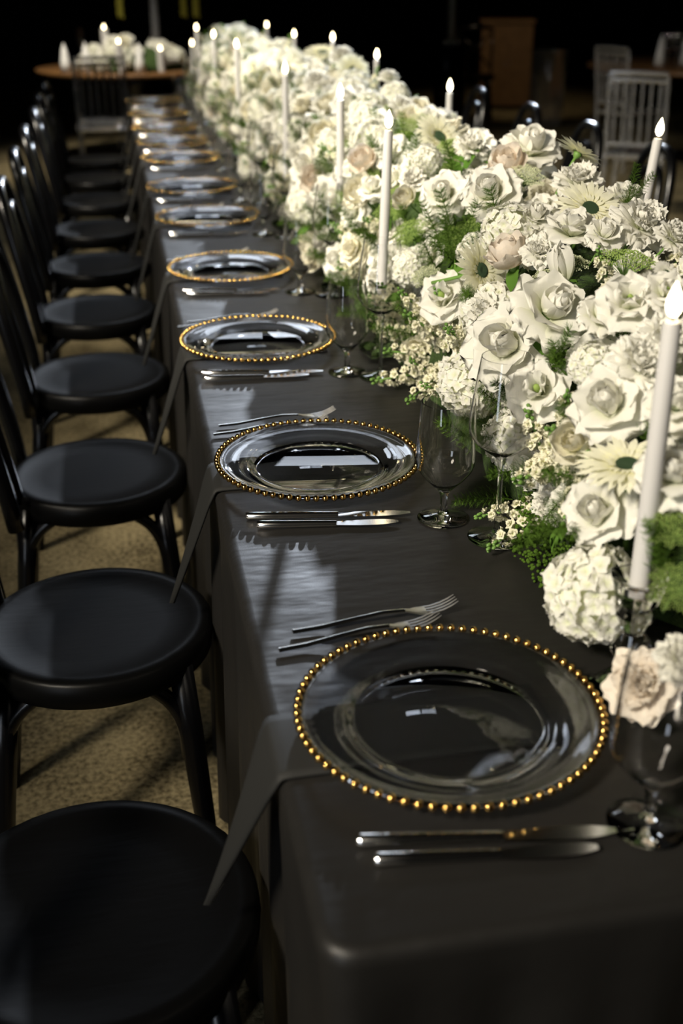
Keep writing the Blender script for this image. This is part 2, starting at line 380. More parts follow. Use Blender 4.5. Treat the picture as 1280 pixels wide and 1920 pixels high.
TAL = (lathe(shell([(1e-5, .1241)] + tall[10:], .0012, .1265), 40), lathe(tall[:10] + [(.0088, .1239), (1e-5, .1239)], 32))
GB = (GOB[0].mesh('bowl', 'glass'), GOB[1].mesh('stem_and_foot', 'glass')); TL = (TAL[0].mesh('bowl', 'glass'), TAL[1].mesh('stem_and_foot', 'glass'))
GP = [(.334, .780), (.323, 1.462), (.315, 2.153), (.322, 2.793)] + [(x+.155, y-.205) for x, y in PL[4:]]
TP = [None, (.381, 1.386), (.375, 2.114), (.395, 2.751)] + [(x+.222, y-.262) for x, y in PL[4:]]
for k in range(11):
    t = thing('water_goblet', f'short-stemmed clear water goblet beside the {ORD[k]} plate', 'glass', TR(*GP[k], T+.0008), 'water goblets')
    ob('bowl', GB[0], t); ob('stem', GB[1], t)
    if TP[k]:
        t = thing('wine_glass', f'tall thin-stemmed wine glass between the {ORD[k]} plate and the flowers', 'glass', TR(*TP[k], T+.0008), 'wine glasses')
        ob('bowl', TL[0], t); ob('stem', TL[1], t)

# ------------------------------------------------------------ bentwood chairs
def arc_pts(fn, n): return [fn(i/n) for i in range(n+1)]
SZ = .46
seat_b = lathe([(1e-5, SZ-.006), (.12, SZ-.006), (.168, SZ-.003), (.178, SZ), (.196, SZ), (.203, SZ-.006), (.205, SZ-.025), (.202, SZ-.048), (.192, SZ-.054), (1e-5, SZ-.052)], 48)
SEAT = seat_b.mesh('seat', 'seat_wood')
def leg_mesh(x, y, fx, fy):
    return sweep([(x, y, SZ-.03), (x+(fx-x)*.35, y+(fy-y)*.35, .30), (x+(fx-x)*.75, y+(fy-y)*.75, .12), (fx, fy, 0)], [.022, .0215, .019, .015], 10, (1, 0, 0)).mesh('leg', 'black_wood')
LEGS = [leg_mesh(.135, s*.125, .165, s*.165) for s in (-1, 1)] + [leg_mesh(-.150, s*.115, -.205, s*.165) for s in (-1, 1)]
def hoop(w, h, x0, xt, z0, r, name):
    def f(t):
        a = PI*t; c = math.cos(a); sn = math.sin(a)
        y = w*(1 if c > 0 else -1)*abs(c)**.62; z = z0 + h*sn**.8
        k = (z-z0)/h; return (x0 + (xt-x0)*k**1.2, y*(1 - .12*(1-k)), z)
    return sweep(arc_pts(f, 40), r, 10, (1, 0, 0)).mesh(name, 'black_wood')
OUT = hoop(.190, .480, -.178, -.262, .405, .0185, 'outer_hoop'); INN = hoop(.122, .375, -.172, -.240, .440, .0145, 'inner_hoop')
def arch(p, q):
    p, q = Vector(p), Vector(q); mid = (p+q)/2
    def f(t):
        a = PI*t; k = (1-math.cos(a))/2; b_ = p.lerp(q, .5 - .5*math.copysign(abs(math.cos(a))**.8, math.cos(a))); b_.z = .245 + .175*math.sin(a)**.75
        return b_
    return sweep(arc_pts(f, 22), .014, 8, (mid - Vector((0, 0, mid.z)))[:] if mid.xy.length > .01 else (1, 0, 0)).mesh('brace', 'black_wood')
c4 = [(.140, -.138, .245), (.140, .138, .245), (-.172, .132, .245), (-.172, -.132, .245)]
ARCH = [arch(c4[i], c4[(i+1) % 4]) for i in range(4)]
def chair(mat, label, group):
    t = thing('bentwood_chair', label, 'chair', mat, group)
    ob('seat', SEAT, t)
    for m_ in LEGS: ob('leg', m_, t)
    for m_ in ARCH: ob('brace', m_, t)
    ob('outer_hoop', OUT, t); ob('inner_hoop', INN, t)
for k in range(10):
    chair(TR(-.212 + R.uniform(-.008, .004), 1.085 + .69*k + R.uniform(-.012, .012), 0) @ RZ(R.uniform(-.04, .04)),
          f'black bentwood chair on the left side of the table, {ORD[k]} of its row', 'bentwood chairs left of the table')
for k, y in enumerate((4.12, 4.80, 5.55, 6.40)):
    chair(TR(1.64, y, 0) @ RZ(PI), f'black bentwood chair behind the flower runner, {("nearest", "second", "third", "farthest")[k]} of four on the right', 'bentwood chairs right of the table')

# ------------------------------------------------------------ candlesticks and tapers
def oct_lathe(prof, seg, rot=0):
    b = lathe(prof, seg); q = MB(); q.merge(b, RZ(rot)); return q
HB = oct_lathe([(1e-5, 0), (.050, 0), (.052, .004), (.050, .013), (.040, .018), (.022, .024), (1e-5, .024)], 4, PI/4).mesh('base', 'crystal', False)
HS = oct_lathe([(1e-5, .024), (.020, .024), (.013, .034), (.018, .048), (.024, .060), (.018, .072), (.012, .082), (.017, .094), (.022, .104), (.016, .112), (1e-5, .112)], 10).mesh('stem', 'crystal', False)
HC = oct_lathe([(1e-5, .112), (.016, .112), (.024, .122), (.030, .148), (.032, .152), (.026, .150), (.0128, .142), (.0125, .132), (1e-5, .132)], 12).mesh('cup', 'crystal', False)
FLM = lathe([(1e-5, 0), (.0040, .002), (.0070, .007), (.0078, .012), (.0070, .018), (.0046, .025), (.0019, .031), (1e-5, .035)], 16).mesh('flame', 'flame')
WK = sweep([(0, 0, -.006), (0, 0, .003)], .0012, 6).mesh('wick', 'wick')
def taper(x, y, zf, label, tilt=(0, 0), hold=None):
    hh = .132; top = zf - .022; L = top - hh
    if hold: 
        t = thing('crystal_candlestick', hold, 'candlestick', TR(x, y, T+.0008) @ RZ(.35 + R.uniform(-.2, .2)), 'crystal candlesticks')
        ob('base', HB, t); ob('stem', HS, t); ob('cup', HC, t)
    M = TR(x, y, T+hh+.0012) @ Matrix.Rotation(tilt[0], 4, 'Y') @ Matrix.Rotation(tilt[1], 4, 'X')
    c = thing('taper_candle', label, 'candle', M, 'lit white taper candles')
    bd = lathe([(1e-5, 0), (.0108, 0), (.0108, .02), (.0102, L*.5), (.0092, L-.006), (.0078, L-.001), (.004, L), (1e-5, L-.001)], 20).mesh('wax_body', 'wax')
    ob('wax_body', bd, c); ob('wick', WK, c, TR(0, 0, L+.003)); ob('flame', FLM, c, TR(0, 0, L+.003))
CAND = [
 (.402, .985, .451, 'lit white taper in the near right foreground, closest to the camera', (0, 0), 'cut crystal candlestick with square base behind the nearest blush rose'),
 (.410, 2.265, .472, 'lit white taper beside the third plate, in front of the blush rose', (.03, 0), 'crystal candlestick under the taper beside the blush roses'),
 (.425, 2.790, .477, 'lit white taper just left of the taller flowers by the fourth plate', (0, 0), 'crystal candlestick under the taper by the fourth plate'),
 (.410, 3.600, .470, 'lit white taper on the left flank of the runner by the fifth plate', (.01, 0), 'crystal candlestick under the taper by the fifth plate'),
 (.412, 4.930, .466, 'lit white taper on the left flank of the runner by the seventh plate', (0, 0), 'crystal candlestick under the taper by the seventh plate'),
 (.420, 6.050, .449, 'lit white taper on the left flank of the runner by the ninth plate', (0, 0), None),
 (.405, 6.950, .442, 'lit white taper at the far left end of the runner, taller of two', (0, 0), None),
 (.400, 7.300, .343, 'lit white taper at the far left end of the runner, shorter of two', (0, 0), None),
 (.880, 2.110, .464, 'leaning lit white taper behind the flowers at the right', (.10, 0), 'crystal candlestick behind the flowers under the leaning taper'),
 (.870, 3.410, .428, 'lit white taper rising behind the ridge of pale gerberas', (0, 0), 'crystal candlestick behind the ridge of pale gerberas'),
 (.870, 4.420, .451, 'lit white taper beside the lone white bloom that stands above the ridge', (.02, 0), 'crystal candlestick behind the lone white bloom'),
 (.880, 5.330, .466, 'lit white taper peeking over the far ridge, rightmost of the far three', (0, 0), None),
 (.870, 6.380, .430, 'lit white taper peeking over the far ridge, middle of the far three', (0, 0), None),
 (.870, 7.470, .430, 'lit white taper peeking over the far ridge, leftmost of the far three', (0, 0), None)]
for c in CAND: taper(*c)

# ------------------------------------------------------------ flowers (unit diameter templates, local +Z = facing)
def petal(L, Wd, ph0, ph1, rho0, z0, Rw, ruf=0.0, point=0.0, nu=6, nv=6, seed=0, k=5.0, pw=1.5, narrow=.7, serr=0.0):
    rr_ = random.Random(seed); b = MB(); vs = []; pv = []; rho, z = rho0, z0; ph = [rr_.uniform(0, 6.28) for _ in range(3)]
    ph0, ph1 = math.radians(ph0), math.radians(ph1); ds = L/nv; skew = rr_.uniform(-.06, .06)
    for i in range(nv+1):
        v = i/nv; a = ph0 + (ph1-ph0)*v**pw
        if i: rho += math.sin(a)*ds; z += math.cos(a)*ds
        w = Wd*(.22+.78*math.sin(v/.6*PI/2)) if v <= .6 else Wd*math.sqrt(max(0, 1-((v-.6)/.43)**2*.92))
        if i == nv: w *= (1-point)
        for j in range(nu+1):
            u = 2*j/nu - 1; t = u*w
            tip = -abs(u)**1.6*(.12+point*.42)*L*v**5*(1 if i == nv else .6)
            x = rho - Rw*(1-math.cos(t/Rw)) if abs(Rw) < 50 else rho
            y = Rw*math.sin(t/Rw) if abs(Rw) < 50 else t
            A = ruf*v*v; d = A*(math.sin(k*u+ph[0]) + .5*math.sin(k*1.9*u+ph[1]))
            se = serr*L*(rr_.uniform(-1, 1))*(1 if i == nv else 0)
            nx, nz = math.cos(a), -math.sin(a)
            vs.append((x + nx*d + (tip+se)*math.sin(a), y + skew*v*v*L, z + nz*d + (tip+se)*math.cos(a))); pv.append(v)
    n_ = nu+1
    fs = [(i*n_+j, i*n_+j+1, (i+1)*n_+j+1, (i+1)*n_+j) for i in range(nv) for j in range(nu)]
    b.add(vs, fs, pv); return b
PETALS = {}
def pvar(key, nvar, mat, **kw):
    if (key, mat) not in PETALS:
        bs = [petal(seed=s*7+3, **kw) for s in range(nvar)]
        PETALS[(key, mat)] = [(b, b.mesh('petal', mat)) for b in bs]
    return PETALS[(key, mat)]
def layer(parts, rnd, key, n, mat, a0=None, nvar=3, jit=.12, pname='petal', lift=0.0, **kw):
    tj = .14 if key[:2] in ('ro', 'li', 'rg') else .09 if key[:2] == 'ca' else .05
    pvs = pvar(key, nvar, mat, **kw); a0 = rnd.uniform(0, 6.28) if a0 is None else a0
    for i in range(n):
        b, me = pvs[rnd.randrange(nvar)]
        sc = rnd.uniform(.93, 1.07)
        M = RZ(a0 + 2*PI*i/n + rnd.uniform(-jit, jit)) @ Matrix.Rotation(rnd.uniform(-tj, tj), 4, 'Y') @ Matrix.Rotation(rnd.uniform(-tj, tj), 4, 'X') @ Matrix.Diagonal((sc, sc, sc, 1)) @ TR(0, 0, lift*rnd.uniform(-1, 1))
        parts.append((pname, b, me, M, mat))
STM = {}
def stem_part(parts, L=.9, r=.028, calyx=True, zc=-.08, rnd=None):
    key = ('st', L, r, zc)
    if key not in STM:
        b = sweep(bez((0, 0, zc), (0, 0, zc-L*.5), (.08, 0, zc-L), 5), r, 6, (1, 0, 0)); STM[key] = (b, b.mesh('stem', 'stem_green'))
        c = lathe([(r, zc-.08), (.075, zc-.03), (.09, zc+.03), (.05, zc+.06)], 10); STM[('ca',)+key] = (c, c.mesh('calyx', 'stem_green'))
    b, me = STM[key]; parts.append(('stem', b, me, Matrix(), 'stem_green'))
    if calyx: c, me = STM[('ca',)+key]; parts.append(('calyx', c, me, Matrix(), 'stem_green'))
def rose_open(rnd, mat='petal_white'):
    P = []
    layer(P, rnd, 'ro0', 3, mat, L=.44, Wd=.20, ph0=12, ph1=-34, rho0=.07, z0=0, Rw=.13, jit=.3, nu=8, nv=7)
    layer(P, rnd, 'ro1', 4, mat, L=.42, Wd=.25, ph0=20, ph1=-4, rho0=.07, z0=-.01, Rw=.20, ruf=.006, nu=8, nv=7)
    layer(P, rnd, 'ro2', 5, mat, L=.44, Wd=.28, ph0=34, ph1=66, rho0=.07, z0=-.03, Rw=.36, ruf=.012, point=.15, nu=8, jit=.2)
    layer(P, rnd, 'ro3', 5, mat, L=.48, Wd=.31, ph0=52, ph1=116, rho0=.07, z0=-.05, Rw=-2.0, ruf=.018, point=.45, nu=8, nv=7, jit=.25)
    layer(P, rnd, 'ro4', 4, mat, L=.46, Wd=.30, ph0=76, ph1=160, rho0=.05, z0=-.08, Rw=-.9, ruf=.020, point=.5, nu=8, nv=7, jit=.3)
    k = ('heart', mat)
    if k not in STM:
        b = lathe([(1e-5, 0), (.08, .02), (.115, .14), (.105, .26), (.07, .35), (.035, .39), (.028, .37), (.02, .34), (1e-5, .33)], 14)
        STM[k] = (b, b.mesh('heart', mat))
    P.append(('heart', *STM[k], Matrix(), mat))
    stem_part(P); return P
def rose_cup(rnd, mat='petal_cream'):
    P = []
    layer(P, rnd, 'rc0', 5, mat, L=.40, Wd=.18, ph0=6, ph1=-22, rho0=.07, z0=0, Rw=.13, jit=.3)
    layer(P, rnd, 'rc1', 6, mat, L=.50, Wd=.24, ph0=28, ph1=-18, rho0=.09, z0=-.02, Rw=.22, ruf=.010)
    layer(P, rnd, 'rc2', 6, mat, L=.58, Wd=.29, ph0=50, ph1=-8, rho0=.09, z0=-.05, Rw=.33, ruf=.014)
    layer(P, rnd, 'rc3', 5, mat, L=.58, Wd=.32, ph0=66, ph1=20, rho0=.08, z0=-.09, Rw=.45, ruf=.020, point=.15)
    stem_part(P, zc=-.14); return P
def rose_garden(rnd, mat='petal_cream'):
    P = []
    for i, (n_, L, Wd, a, b) in enumerate([(6, .24, .10, 2, -10), (8, .30, .13, 12, 5), (9, .36, .15, 26, 22), (9, .42, .17, 44, 42), (8, .46, .20, 64, 78), (7, .46, .22, 80, 112)]):
        layer(P, rnd, f'rg{i}', n_, mat, L=L, Wd=Wd, ph0=a, ph1=b, rho0=.03+.012*i, z0=-.02*i, Rw=.12+.09*i, ruf=.030, k=6, jit=.25)
    stem_part(P, zc=-.12); return P
def carnation(rnd, mat='petal_white'):
    P = []
    for i, (n_, L, a, b) in enumerate([(6, .30, 4, 10), (9, .36, 16, 32), (10, .41, 34, 56), (11, .45, 54, 82), (11, .46, 74, 108)]):
        layer(P, rnd, f'ca{i}', n_, mat, L=L, Wd=.155, ph0=a, ph1=b, rho0=.02, z0=-.015*i, Rw=.5, ruf=.034, k=6, jit=.3, serr=.055, nu=8, nv=5, narrow=.95)
    stem_part(P, zc=-.10); return P
def lisianthus(rnd, mat='petal_white'):
    P = []
    layer(P, rnd, 'li0', 4, mat, L=.42, Wd=.22, ph0=12, ph1=30, rho0=.04, z0=0, Rw=.26, ruf=.040, k=5, nu=8)
    layer(P, rnd, 'li1', 5, mat, L=.50, Wd=.29, ph0=34, ph1=74, rho0=.04, z0=-.03, Rw=.55, ruf=.048, k=5, nu=8, point=.1)
    layer(P, rnd, 'li2', 5, mat, L=.50, Wd=.31, ph0=56, ph1=112, rho0=.04, z0=-.05, Rw=1.6, ruf=.052, k=5, nu=8, point=.1)
    if 'pist' not in STM: b = blob(.055, 8, 6, 2.2); STM['pist'] = (b, b.mesh('pistil', 'lace_green'))
    P.append(('pistil', *STM['pist'], TR(0, 0, .14), 'lace_green')); stem_part(P, zc=-.10); return P
def gerbera(rnd, mat='petal_gerbera', disc='disc_green'):
    P = []
    layer(P, rnd, 'ge0', 30, mat, L=.41, Wd=.038, ph0=74, ph1=98, rho0=.10, z0=-.02, Rw=.09, nu=2, nv=5, narrow=1.25, jit=.05, pw=1)
    layer(P, rnd, 'ge1', 28, mat, L=.37, Wd=.038, ph0=66, ph1=90, rho0=.10, z0=.00, Rw=.09, nu=2, nv=5, narrow=1.25, jit=.06, pw=1)
    layer(P, rnd, 'ge2', 22, mat, L=.15, Wd=.022, ph0=50, ph1=84, rho0=.09, z0=.02, Rw=.09, nu=2, nv=3, narrow=1.2, jit=.08, pw=1)
    k = ('disc', disc)
    if k not in STM:
        b = lathe([(.125, -.02), (.128, .015), (.110, .042), (.075, .052), (.05, .046), (.02, .040), (1e-5, .038)], 22); STM[k] = (b, b.mesh('disc', disc))
    P.append(('disc', *STM[k], Matrix(), disc)); stem_part(P, r=.030, zc=-.06); return P
FL4 = None
def floret_s(scale=1.0, seed=1):
    b = MB()
    for q in range(5):
        b.merge(petal(L=.125*scale, Wd=.062*scale, ph0=35, ph1=110, rho0=.004, z0=0, Rw=.2, ruf=.022, nu=4, nv=3, seed=seed*3+q, k=5), RZ(1.2566*q + seed*.3))
    for q in range(4):
        b.merge(petal(L=.10*scale, Wd=.05*scale, ph0=8, ph1=60, rho0=.004, z0=.01, Rw=.2, ruf=.022, nu=3, nv=3, seed=seed*5+q, k=5), RZ(1.57*q + .4 + seed))
    return b
def floret_b(scale=1.0, seed=1, flat=.15):
    b = MB()
    for q in range(4):
        p_ = petal(L=.135*scale, Wd=.070*scale, ph0=62, ph1=98, rho0=.004, z0=0, Rw=.22, ruf=.018, nu=4, nv=3, seed=seed+q, narrow=1.0, k=4)
        b.merge(p_, RZ(PI/2*q + seed*.3))
    return b
FLS = {}
def get_fl(key, mat, scale, n=3):
    if (key, mat) not in FLS:
        FLS[(key, mat)] = []
        for s_ in range(n):
            b = (floret_s if key == 'stk' else floret_b)(scale, s_*5+1); FLS[(key, mat)].append((b, b.mesh('floret', mat)))
    return FLS[(key, mat)]
def hydrangea(rnd, mat='petal_white'):
    P = []; fl = get_fl('hy', mat, .86); N = 96
    for i in range(N):
        z = 1 - 1.45*(i+.5)/N; r = math.sqrt(max(0, 1-z*z)); a = i*2.39996
        d = Vector((r*math.cos(a), r*math.sin(a), z)) + Vector([rnd.uniform(-.08, .08) for _ in range(3)]); d.normalize()
        M = Matrix.Translation(d*.45*rnd.uniform(.93, 1.05)) @ d.to_track_quat('Z', 'Y').to_matrix().to_4x4() @ RZ(rnd.uniform(0, 6.28)) @ Matrix.Rotation(rnd.uniform(-.6, .6), 4, 'X')
        b, me = fl[rnd.randrange(3)]; P.append(('floret', b, me, M, mat))
    if 'hyc' not in STM: b = blob(.37, 12, 8); STM['hyc'] = (b, b.mesh('flower_core', 'lace_white'))
    P.append(('flower_core', *STM['hyc'], Matrix(), 'lace_white')); stem_part(P, calyx=False, zc=-.3); return P
DOT = blob(1, 5, 3)
def umbel(rnd, mat='lace_white', key='um'):
    k = (key, rnd.randrange(3))
    if k not in STM:
        r2 = random.Random(hash(str(k)) % 1000 if False else 5 + 13*k[1]); st = MB(); dt = MB()
        st.merge(sweep([(0, 0, -.9), (0, 0, -.32)], .020, 6, (1, 0, 0)), Matrix())
        N = 30
        for i in range(N):
            q = math.sqrt((i+.5)/N); a = i*2.39996; e = Vector((q*.46*math.cos(a), q*.46*math.sin(a), .10*(1-q*q) + r2.uniform(-.02, .02)))
            st.merge(sweep([(0, 0, -.32), tuple(e*.6 + Vector((0, 0, -.10))), tuple(e)], .007, 3, (1, .3, 0), cap=False), Matrix())
            for j in range(15):
                qq = math.sqrt((j+.5)/15)*.095; aa = j*2.4 + i
                dt.merge(DOT, TR(e.x+qq*math.cos(aa), e.y+qq*math.sin(aa), e.z + .03*(1-qq/.095) + r2.uniform(-.012, .012)) @ Matrix.Diagonal((.016, .016, .013, 1)))
        STM[k] = [(st, st.mesh('stem', 'stem_green')), (dt, dt.mesh('florets', mat))]
    return [('stem', *STM[k][0], Matrix(), 'stem_green'), ('florets', *STM[k][1], Matrix(), mat)]
def bud(rnd, mat='petal_white'):
    P = []
    layer(P, rnd, 'bu0', 3, mat, L=1.15, Wd=.36, ph0=32, ph1=-34, rho0=.06, z0=-.1, Rw=.30, jit=.1, pw=.8, nv=8, point=.2)
    layer(P, rnd, 'bu1', 4, mat, L=1.05, Wd=.42, ph0=46, ph1=-26, rho0=.05, z0=-.15, Rw=.42, jit=.15, pw=.7, nv=8, point=.15)
    layer(P, rnd, 'bu2', 5, 'leaf_green', L=.48, Wd=.09, ph0=70, ph1=140, rho0=.07, z0=-.15, Rw=.5, pname='sepal', point=.5, nu=4)
    stem_part(P, L=2.4, r=.07, zc=-.2); return P
def stock(rnd, mat='petal_stock'):
    """flower spike of unit length along +Z"""
    P = []; fl = get_fl('stk', mat, .78); N = 24
    for i in range(N):
        t = i/(N-1); a = i*2.39996; rad = .115*(1-.45*t); d = Vector((math.cos(a), math.sin(a), .25+.5*t)).normalized()
        M = Matrix.Translation((rad*math.cos(a), rad*math.sin(a), -.15+.95*t)) @ d.to_track_quat('Z', 'Y').to_matrix().to_4x4() @ RZ(rnd.uniform(0, 6)) @ Matrix.Diagonal([1.15*(1-.40*t)]*3 + [1])
        b, me = fl[rnd.randrange(3)]; P.append(('floret', b, me, M, mat))
    if 'stk' not in STM:
        b = sweep([(0, 0, -.6), (0, 0, .9)], [.022, .014], 6, (1, 0, 0))
        for q in range(7): b.merge(DOT, TR(.035*math.cos(q*2.4), .035*math.sin(q*2.4), .84+.025*q) @ Matrix.Diagonal((.026, .026, .036, 1)))
        STM['stk'] = (b, b.mesh('stem', 'stem_green'))
    P.append(('stem', *STM['stk'], Matrix(), 'stem_green')); return P
FERN = []
for v_ in range(4):
    r2 = random.Random(40+v_); b = MB(); sp = bez((0, 0, -.35), (0, 0, .2), (.25*r2.uniform(-1, 1), .2*r2.uniform(-1, 1), .75), 14)
    b.merge(sweep(sp, [.014 - .0006*i for i in range(15)], 4, (1, .2, 0), cap=False), Matrix())
    for i in range(1, 15):
        t = i/14; c = sp[i]
        for q in range(5):
            a = q*1.257 + i*.7 + r2.uniform(-.2, .2); ln = .34*(1-.65*t)*r2.uniform(.8, 1.15); d = Vector((math.cos(a), math.sin(a), .75)).normalized()
            side = d.cross(Vector((0, 0, 1))).normalized(); nrm = side.cross(d)
            for w in range(7):
                s0 = c + d*ln*(w+.6)/7.5
                for sg in (-1, 1):
                    e = s0 + (d*.75 + side*sg*.75 + nrm*r2.uniform(-.7, .7)).normalized()*.075*r2.uniform(.8, 1.3); wd = nrm*.0042 + side*.003
                    b.add([s0-wd, s0+wd, e], [(0, 1, 2)], [.2, .2, 1])
            b.add([c - side*.004, c + side*.004, c + d*ln], [(0, 1, 2)], [0, 0, 1])
    FERN.append(b.mesh('foliage', 'fern_green'))
def bubble_cluster():
    b = MB(); r2 = random.Random(4)
    for i in range(260):
        q = math.sqrt(r2.random()); a = r2.uniform(0, 6.28); d = (q*.5*math.cos(a), q*.5*math.sin(a), .22*(1-q*q)*r2.uniform(.5, 1))
        b.merge(blob(1, 6, 4), TR(*d) @ Matrix.Diagonal([r2.uniform(.018, .030)]*3 + [1]))
    return b.mesh('florets', 'bubble_green')
BUB = bubble_cluster()
LEAF = petal(L=1, Wd=.24, ph0=40, ph1=95, rho0=0, z0=0, Rw=.5, nu=4, nv=6, point=.7, seed=3, narrow=.85, ruf=.02).mesh('leaf', 'leaf_green')

BUILD = {'rose_open': (rose_open, 'petal_white'), 'rose_cup': (rose_cup, 'petal_cream'), 'rose_cup_blush': (rose_cup, 'petal_blush'),
 'rose_garden': (rose_garden, 'petal_cream'), 'rose_garden_blush': (rose_garden, 'petal_blush'), 'carnation': (carnation, 'petal_white'),
 'lisianthus': (lisianthus, 'petal_white'), 'gerbera': (gerbera, 'petal_gerbera'), 'gerbera_small': (gerbera, 'petal_white'),
 'hydrangea': (hydrangea, 'petal_white'), 'umbel': (umbel, 'lace_white'), 'umbel_green': (umbel, 'lace_green'), 'bud': (bud, 'petal_white'), 'stock': (stock, 'petal_stock')}
NAME = {'rose_open': 'open_rose', 'rose_cup': 'cupped_rose', 'rose_cup_blush': 'cupped_rose', 'rose_garden': 'garden_rose', 'rose_garden_blush': 'garden_rose',
 'carnation': 'carnation', 'lisianthus': 'lisianthus', 'gerbera': 'gerbera_daisy', 'gerbera_small': 'gerbera_daisy', 'hydrangea': 'hydrangea', 'umbel': 'lace_flower',
 'umbel_green': 'lace_flower', 'bud': 'rose_bud', 'stock': 'stock_flower'}
def build(kind, rnd):
    f, mat = BUILD[kind]
    return f(rnd, mat, 'ug') if kind == 'umbel_green' else f(rnd, mat)
def face(pos, w, D, spin=0.0):
    return Matrix.Translation(pos) @ Vector(w).to_track_quat('Z', 'Y').to_matrix().to_4x4() @ RZ(spin) @ Matrix.Diagonal((D, D, D, 1))
JOIN = {}
def joined(kind, var):
    if (kind, var) not in JOIN:
        groups = {}
        for nm, b, me, M, mat in build(kind, random.Random(100+var*17)):
            key = {'petal': 'petals', 'floret': 'florets', 'sepal': 'sepals'}.get(nm, nm)
            groups.setdefault((key, mat), MB()).merge(b, M)
        JOIN[(kind, var)] = [(k[0], g.mesh(k[0], k[1])) for k, g in groups.items()]
    return JOIN[(kind, var)]
def flower(kind, pos, w, D, label, group=None, detail=False):
    t = thing(NAME[kind], label, 'flower', face(pos, w, D, R.uniform(0, 6.28)), group)
    if detail:
        for nm, b, me, M, mat in build(kind, R):
            o = ob(nm, me, t, M)
            if nm == 'florets': o['kind'] = 'stuff'
    else:
        for nm, me in joined(kind, R.randrange(3)):
            o = ob(nm, me, t)
            if nm in ('florets',): o['kind'] = 'stuff'
    return t
